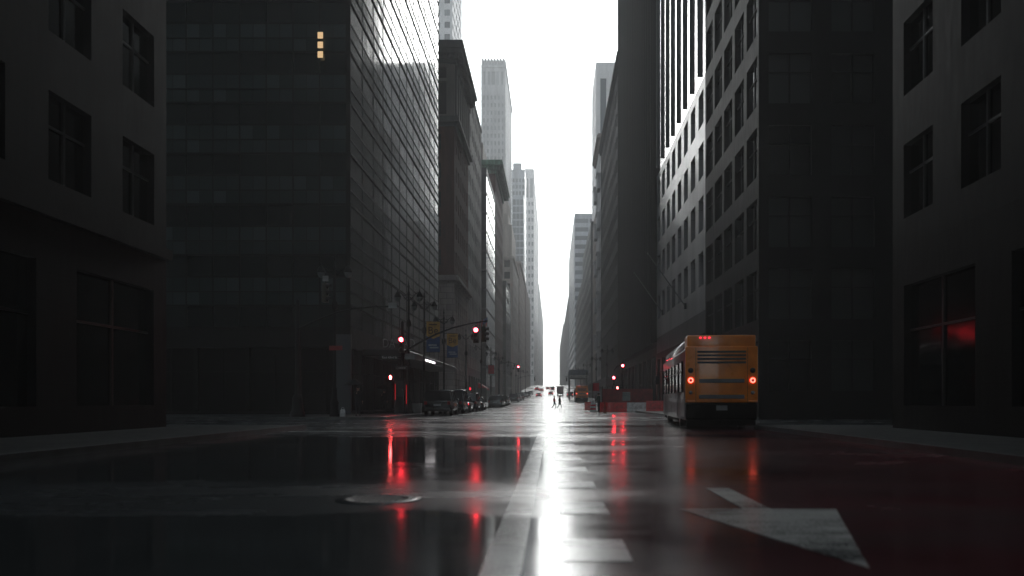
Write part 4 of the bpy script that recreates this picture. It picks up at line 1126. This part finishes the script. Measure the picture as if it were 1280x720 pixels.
# ------------------------------------------------------------------ construction zone
def barrier(label, x, y, L, m, rz=0, group='plastic water barriers', h_=.9):
    t = thing('barrier', label, 'barrier', (x, y, gz(y)), rz, group)
    prof = [(-.30, 0), (-.30, .12), (-.2, .3), (-.10, h_), (.10, h_), (.2, .3), (.30, .12), (.30, 0)]
    n = len(prof); vs = [(x0, p, q) for x0 in (-L / 2, L / 2) for p, q in prof]
    MB().add(vs, [(i, i + 1, n + i + 1, n + i) for i in range(n - 1)] + [list(range(n))[::-1], list(range(n, 2 * n))]).build('shell', m, t)
    mb = MB()
    for k in (-.3, 0, .3): mb.rbox(k * L - .11, k * L + .11, -.24, .24, .34, .5, .03, 1)
    mb.build('rib_row', m, t)
    MB().lathe([(.06, h_ - .01), (.06, h_ + .05), (0, h_ + .05)], 10, (L * .3, 0, 0)).build('filler_cap', M['black'], t)
    return t
d = 75
barrier('red plastic barrier left of the white barrier', X(772, d), d, 1.95, M['barrier_red'])
barrier('white plastic barrier between the red ones', X(796, 73.5), 73.5, 1.8, M['barrier_white'], R(-4))
barrier('red plastic barrier right of the white barrier near the bus', X(819, 71), 71, 1.6, M['barrier_red'], R(-8), h_=1.05)
barrier('short red plastic barrier half behind the worker', X(757, 76.5), 76.5, 1.3, M['barrier_red'], R(12))
t = thing('traffic_cone', 'orange red traffic cone standing before the red barriers', 'cone', (X(755.8, 68), 68, 0))
MB().box(-.2, .2, -.2, .2, 0, .05).build('foot', M['black'], t); MB().lathe([(.15, .05), (.05, 1.0), (.0, 1.0)], 16).build('shell', M['cone'], t)
t = thing('barrel', 'white and red traffic barrel beside the standing worker', 'barrel', (X(741.5, 76), 76, 0))
MB().lathe([(.36, 0), (.36, .08), (.27, .1), (.26, .45), (.24, .47), (.23, .8), (.21, .82), (.2, 1.0), (0, 1.02)], 18).build('drum', M['barrier_white'], t)
MB().lathe([(.272, .2), (.266, .36)], 18).lathe([(.242, .55), (.238, .7)], 18).build('stripe_band', M['barrier_red'], t)
t = thing('barrier_board', 'leaning red striped board beside the traffic barrel', 'barrier', (X(736.5, 76.5), 76.5, 0), R(10))
mb = MB()
for k in range(4): mb.box(-.45, .45, -.02, .02, .15 + k * .2, .33 + k * .2)
mb.build('board', M['barrier_red'], t); MB().tube((-.4, .05, 0), (-.4, .05, 1.05), .03).tube((.4, .05, 0), (.4, .05, 1.05), .03).build('leg_frame', M['pole'], t)
t = thing('warning_flag', 'red warning flag on a stick above the worker', 'flag', (X(741, 77), 77, 0))
MB().tube((0, 0, 0), (0, 0, 2.75), .025).build('stick', M['pole'], t)
MB().add([(x, .05 * math.sin(x * 9), z) for z in (2.0, 2.75) for x in (0, .15, .3, .45, .6)], [(i, i + 1, 6 + i, 5 + i) for i in range(4)], 0, True).build('cloth', M['redcloth'], t)
d = 82
t = thing('hoarding', 'long dark red construction hoarding behind the plastic barriers', 'hoarding', (X(753, d), d, 0))
w_ = X(816, d) - X(753, d); hh = Z(486, d)
for k in range(5): MB().box(w_ * k / 5 + .01, w_ * (k + 1) / 5 - .01, -.04, .0, .1, hh).build('panel', M['hoarding'], t)
for k in range(6): MB().box(w_ * k / 5 - .05, w_ * k / 5 + .05, .002, .10, 0, hh + .25).build('post', M['pole'], t)
t = thing('notice_sign', 'white notice sign fixed on the dark red hoarding', 'sign', (X(783, d - .1), d - .1, Z(495.5, d)))
MB().rbox(-.40, .40, -.012, .012, -.45, .45, .01, 1).build('plate', M['signwhite'], t)
mb = MB()
for k, (a, b_) in enumerate(((-.28, .28), (-.3, .2), (-.24, .3), (-.3, .28))): mb.box(a, b_, -.016, -.0122, .25 - k * .17, .30 - k * .17)
mb.build('print', M['signgrey'], t)
for i, px in enumerate((775, 801, 814)):
    t = thing('warning_lamp', ('round work lamp on the hoarding above the notice', 'round work lamp on the hoarding over the white barrier', 'round work lamp at the right end of the hoarding')[i], 'lamp', (X(px, d), d + .05, hh + .25), 0, 'work lamps on the hoarding')
    MB().sphere((0, 0, .1), .09).build('globe', M['lamp_glass'], t); MB().tube((0, 0, 0), (0, 0, .05), .04).build('socket', M['black'], t)

def shed(label, x0, x1, y0, y1, zd, hp, m, light=None):
    t = thing('sidewalk_shed', label, 'shed', (x0, y0, gz(y0)))
    W, D = x1 - x0, y1 - y0
    MB().box(0, W, 0, D, zd, zd + .2).build('deck', M['wood'], t)
    MB().box(-.05, .0, -.05, D, zd - .1, zd + hp).box(0, W, -.05, -.0, zd - .1, zd + hp).build('parapet', m, t)
    n = max(2, int(D / 4))
    for k in range(n + 1):
        for xx in (.1, W - .1): MB().tube((xx, .1 + (D - .2) * k / n, 0), (xx, .1 + (D - .2) * k / n, zd), .06, n=6).build('post', M['pipe'], t)
    mb = MB()
    for k in range(n):
        a, c = .1 + (D - .2) * k / n, .1 + (D - .2) * (k + 1) / n
        mb.tube((.1, a, zd * .5), (.1, c, zd - .1), .03, n=6).tube((.1, c, zd * .5), (.1, a, zd - .1), .03, n=6)
    mb.build('brace_frame', M['pipe'], t)
    if light:
        for xx in light: MB().sphere((xx, -.12, zd + .25), .14).build('lamp', M['black'], t)
    return t
shed('dark green sidewalk shed along the black panelled block', 8.0, 11.2, 118, 184, 3.2, 1.3, M['fence_green'])
t = shed('blue grey overhead shed with white edge far on the right', X(712, 196), X(735.5, 196), 196, 214, 5.6, 1.9, M['shed_blue'], (.5, 4.0))
MB().box(0, X(735.5, 196) - X(712, 196), -.10, -.06, 5.5, 6.2).build('white_edge', M['signwhite'], t)

# ------------------------------------------------------------------ people
def person(label, loc, rz, top, bottom, pose, hair=True, coat=None, group='people', build=1.12):
    t = thing('person', label, 'person', loc, rz, group)
    J = dict(pel=(0, 0, .95), sp=(0, .0, 1.14), ch=(0, .01, 1.34), nk=(0, .01, 1.50), hb=(0, .025, 1.58), hm=(0, .035, 1.66), ht=(0, .02, 1.745),
             sl=(-.17, 0, 1.42), el=(-.24, -.02, 1.14), wl=(-.25, .06, .90), hl=(-.25, .08, .82), sr=(.17, 0, 1.42), er=(.24, -.02, 1.14), wr=(.25, .06, .90), hr=(.25, .08, .82),
             jl=(-.09, 0, .90), kl=(-.10, .02, .50), al=(-.10, -.02, .09), tl=(-.11, .15, .035), jr=(.09, 0, .90), kr=(.10, .02, .50), ar=(.10, -.02, .09), tr=(.11, .15, .035))
    J.update(pose)
    Rr = dict(pel=.125, sp=.12, ch=.135, nk=.055, hb=.070, hm=.092, ht=.062, sl=.070, el=.045, wl=.034, hl=.040, sr=.070, er=.045, wr=.034, hr=.040,
              jl=.095, kl=.060, al=.045, tl=.038, jr=.095, kr=.060, ar=.045, tr=.038)
    E = [('pel', 'sp', 1), ('sp', 'ch', 1), ('ch', 'nk', 1), ('nk', 'hb', 2), ('hb', 'hm', 2), ('hm', 'ht', 2),
         ('ch', 'sl', 1), ('sl', 'el', 1), ('el', 'wl', 1), ('wl', 'hl', 2), ('ch', 'sr', 1), ('sr', 'er', 1), ('er', 'wr', 1), ('wr', 'hr', 2),
         ('pel', 'jl', 3), ('jl', 'kl', 3), ('kl', 'al', 3), ('al', 'tl', 4), ('pel', 'jr', 3), ('jr', 'kr', 3), ('kr', 'ar', 3), ('ar', 'tr', 4)]
    names = list(J); me = bpy.data.meshes.new('body')
    me.from_pydata([J[n] for n in names], [(names.index(a), names.index(b_)) for a, b_, _ in E], [])
    o = bpy.data.objects.new('body', me); C.objects.link(o)
    sk = o.modifiers.new('s', 'SKIN'); ss = o.modifiers.new('d', 'SUBSURF'); ss.levels = 2; ss.render_levels = 2
    for n, dv in zip(names, me.skin_vertices[0].data):
        dv.radius = (Rr[n] * build * (1.15 if n in ('ch', 'pel', 'sp') else 1), Rr[n] * build * (.85 if n in ('ch', 'pel', 'sp') else 1))
        dv.use_root = (n == 'pel')
    dg = bpy.context.evaluated_depsgraph_get(); nm = bpy.data.meshes.new_from_object(o.evaluated_get(dg))
    bpy.data.objects.remove(o)
    mb = MB(); segs = [(Vector(J[a]), Vector(J[b_]), k) for a, b_, k in E]
    vs = [v.co[:] for v in nm.vertices]
    idx = {1: 0, 2: 1, 3: 2, 4: 3}
    for p in nm.polygons:
        c = p.center; best = min(segs, key=lambda s_: ((c - (s_[0] + (s_[1] - s_[0]) * max(0, min(1, (c - s_[0]).dot(s_[1] - s_[0]) / max(1e-6, (s_[1] - s_[0]).length_squared))))).length))
        mb.f.append(list(p.vertices)); mb.m.append(idx[best[2]]); mb.sm.append(True)
    mb.v = vs
    # fingers, thumbs, nose, ears, eyes
    for s in ('l', 'r'):
        wv, hv = Vector(J['w' + s]), Vector(J['h' + s]); dr = (hv - wv).normalized()
        sd_ = dr.cross(Vector((1, 0, 0))).normalized() if abs(dr.x) < .9 else Vector((0, 1, 0))
        bend = Vector((1 if s == 'l' else -1, 0, 0)) * .35
        for k, ln in enumerate((.062, .072, .067, .052)):
            b0 = hv + sd_ * (k - 1.5) * .019 + dr * .02; m1 = b0 + dr * ln * .55; m2 = m1 + (dr + bend).normalized() * ln * .5
            mb.path([b0, m1, m2], [.0095, .009, .007], 6, 1)
        b0 = wv.lerp(hv, .5) + sd_ * .03; mb.path([b0, b0 + sd_ * .03 + dr * .025, b0 + sd_ * .035 + dr * .06], [.011, .010, .008], 6, 1)
    hm = Vector(J['hm'])
    mb.sphere(hm + Vector((0, .088, -.015)), .017, 1, (.8, 1.1, 1.4), 8)
    for s in (-1, 1):
        mb.sphere(hm + Vector((s * .088, -.01, -.01)), .028, 1, (.4, .8, 1.2), 8); mb.sphere(hm + Vector((s * .033, .078, .012)), .012, 3, (1, .8, .8), 8)
    mb.tube(hm + Vector((-.022, .080, -.05)), hm + Vector((.022, .080, -.05)), .006, .006, 6, 3)
    mb.build('body', [top, M['skin'], bottom, M['shoe']], t)
    if hair:
        h = MB().sphere(hm + Vector((0, -.014, .028)), .103, 0, (.97, 1.02, 1.0), 12); h.build('hair', M['hair'], t)
    if coat:
        zt, zb_ = coat
        MB().lathe([(.205, 1.40), (.19, 1.15), (.20, .95), (.235, zb_), (.20, zb_)], 16, mx=Matrix.Diagonal((1, .78, 1, 1))).build('coat', top, t)
    return t
walk = dict(kl=(-.10, .22, .52), al=(-.10, .16, .12), tl=(-.10, .32, .09), kr=(.10, -.06, .50), ar=(.10, -.36, .16), tr=(.10, -.24, .05),
            el=(-.24, -.16, 1.16), wl=(-.22, -.10, .92), hl=(-.22, -.07, .84), er=(.24, .10, 1.15), wr=(.22, .26, .98), hr=(.22, .32, .93))
walk2 = dict(kr=(.10, .20, .52), ar=(.10, .22, .10), tr=(.10, .38, .07), kl=(-.10, -.08, .50), al=(-.10, -.34, .14), tl=(-.10, -.22, .05),
             er=(.24, -.14, 1.16), wr=(.22, -.10, .92), hr=(.22, -.07, .84), el=(-.24, .10, 1.15), wl=(-.22, .22, .98), hl=(-.22, .27, .93))
GW = 'pedestrians on the avenue'
d = 109
person('person in a red jacket and dark trousers walking across the street', (X(693, d), d, -.02), R(-90), M['redcloth'], M['jeans'], walk, group=GW, build=1.35)
person('person in a long dark coat walking across behind the red jacket', (X(699.6, d), d, -.02), R(-90), M['darkcloth'], M['jeans'], walk2, coat=(1.4, .68), group=GW, build=1.35)
hold = dict(er=(.22, .12, 1.20), wr=(.12, .26, 1.32), hr=(.10, .27, 1.39))
def umbrella(label, loc, r=.55):
    t = thing('umbrella', label, 'umbrella', loc, 0, 'umbrellas')
    mb = MB(); n = 8; prof = [(0, .28), (.25, .25), (.55, .15), (.85, .03), (1, -.08)]
    for i in range(n):
        for q in range(4):
            a0, a1 = 2 * math.pi * i / n, 2 * math.pi * (i + 1) / n
            (r0, z0), (r1, z1) = prof[q], prof[q + 1]
            am = (a0 + a1) / 2; sg = .05 * r1
            P_ = lambda rr, a, z: (rr * r * math.cos(a), rr * r * math.sin(a), z)
            mb.add([P_(r0, a0, z0), P_(r1, a0, z1), P_(r1 * .95, am, z1 + sg), P_(r0 * .95, am, z0 + sg * .6)], [(0, 1, 2, 3)], 0, True)
            mb.add([P_(r0 * .95, am, z0 + sg * .6), P_(r1 * .95, am, z1 + sg), P_(r1, a1, z1), P_(r0, a1, z0)], [(0, 1, 2, 3)], 0, True)
    mb.build('canopy', M['umbrella'], t)
    MB().tube((0, 0, -.72), (0, 0, .36), .012).build('shaft', M['pole'], t)
    MB().path([(0, 0, -.72), (0, .02, -.76), (0, .05, -.76), (0, .06, -.73)], .015, 6).build('handle', M['black'], t)
x, y = X(447.5, 47), 47
person('person in dark clothes under an umbrella by the left tower corner', (x, y, .14), R(200), M['darkcloth'], M['jeans'], hold, group=GW)
umbrella('black umbrella held by the person at the left tower corner', (x - .19, y - .22, 2.03))
x, y = X(480.5, 62), 62
person('person in dark clothes under an umbrella near the mast arm pole', (x, y, .14), R(170), M['darkcloth'], M['jeans'], hold, coat=(1.4, .7), group=GW)
umbrella('black umbrella held by the person near the mast arm pole', (x - .05, y - .27, 2.03))
t = thing('carrier_bag', 'white carrier bag on the pavement by the nearest lamp', 'bag', (X(428.5, 45.6), 45.6, .14))
MB().rbox(-.17, .17, -.1, .1, 0, .42, .06, 2, taper=(.75, .6)).build('pouch', M['bag'], t); MB().path([(-.08, 0, .42), (-.06, 0, .52), (.06, 0, .52), (.08, 0, .42)], .012, 6).build('handle', M['bag'], t)
person('worker in dark green jacket standing by the traffic barrel', (X(748.5, 74.5), 74.5, 0), R(60), M['hivis'], M['jeans'], dict(el=(-.26, .06, 1.18), wl=(-.16, .24, 1.1), hl=(-.12, .30, 1.1)), group=GW, build=1.12)
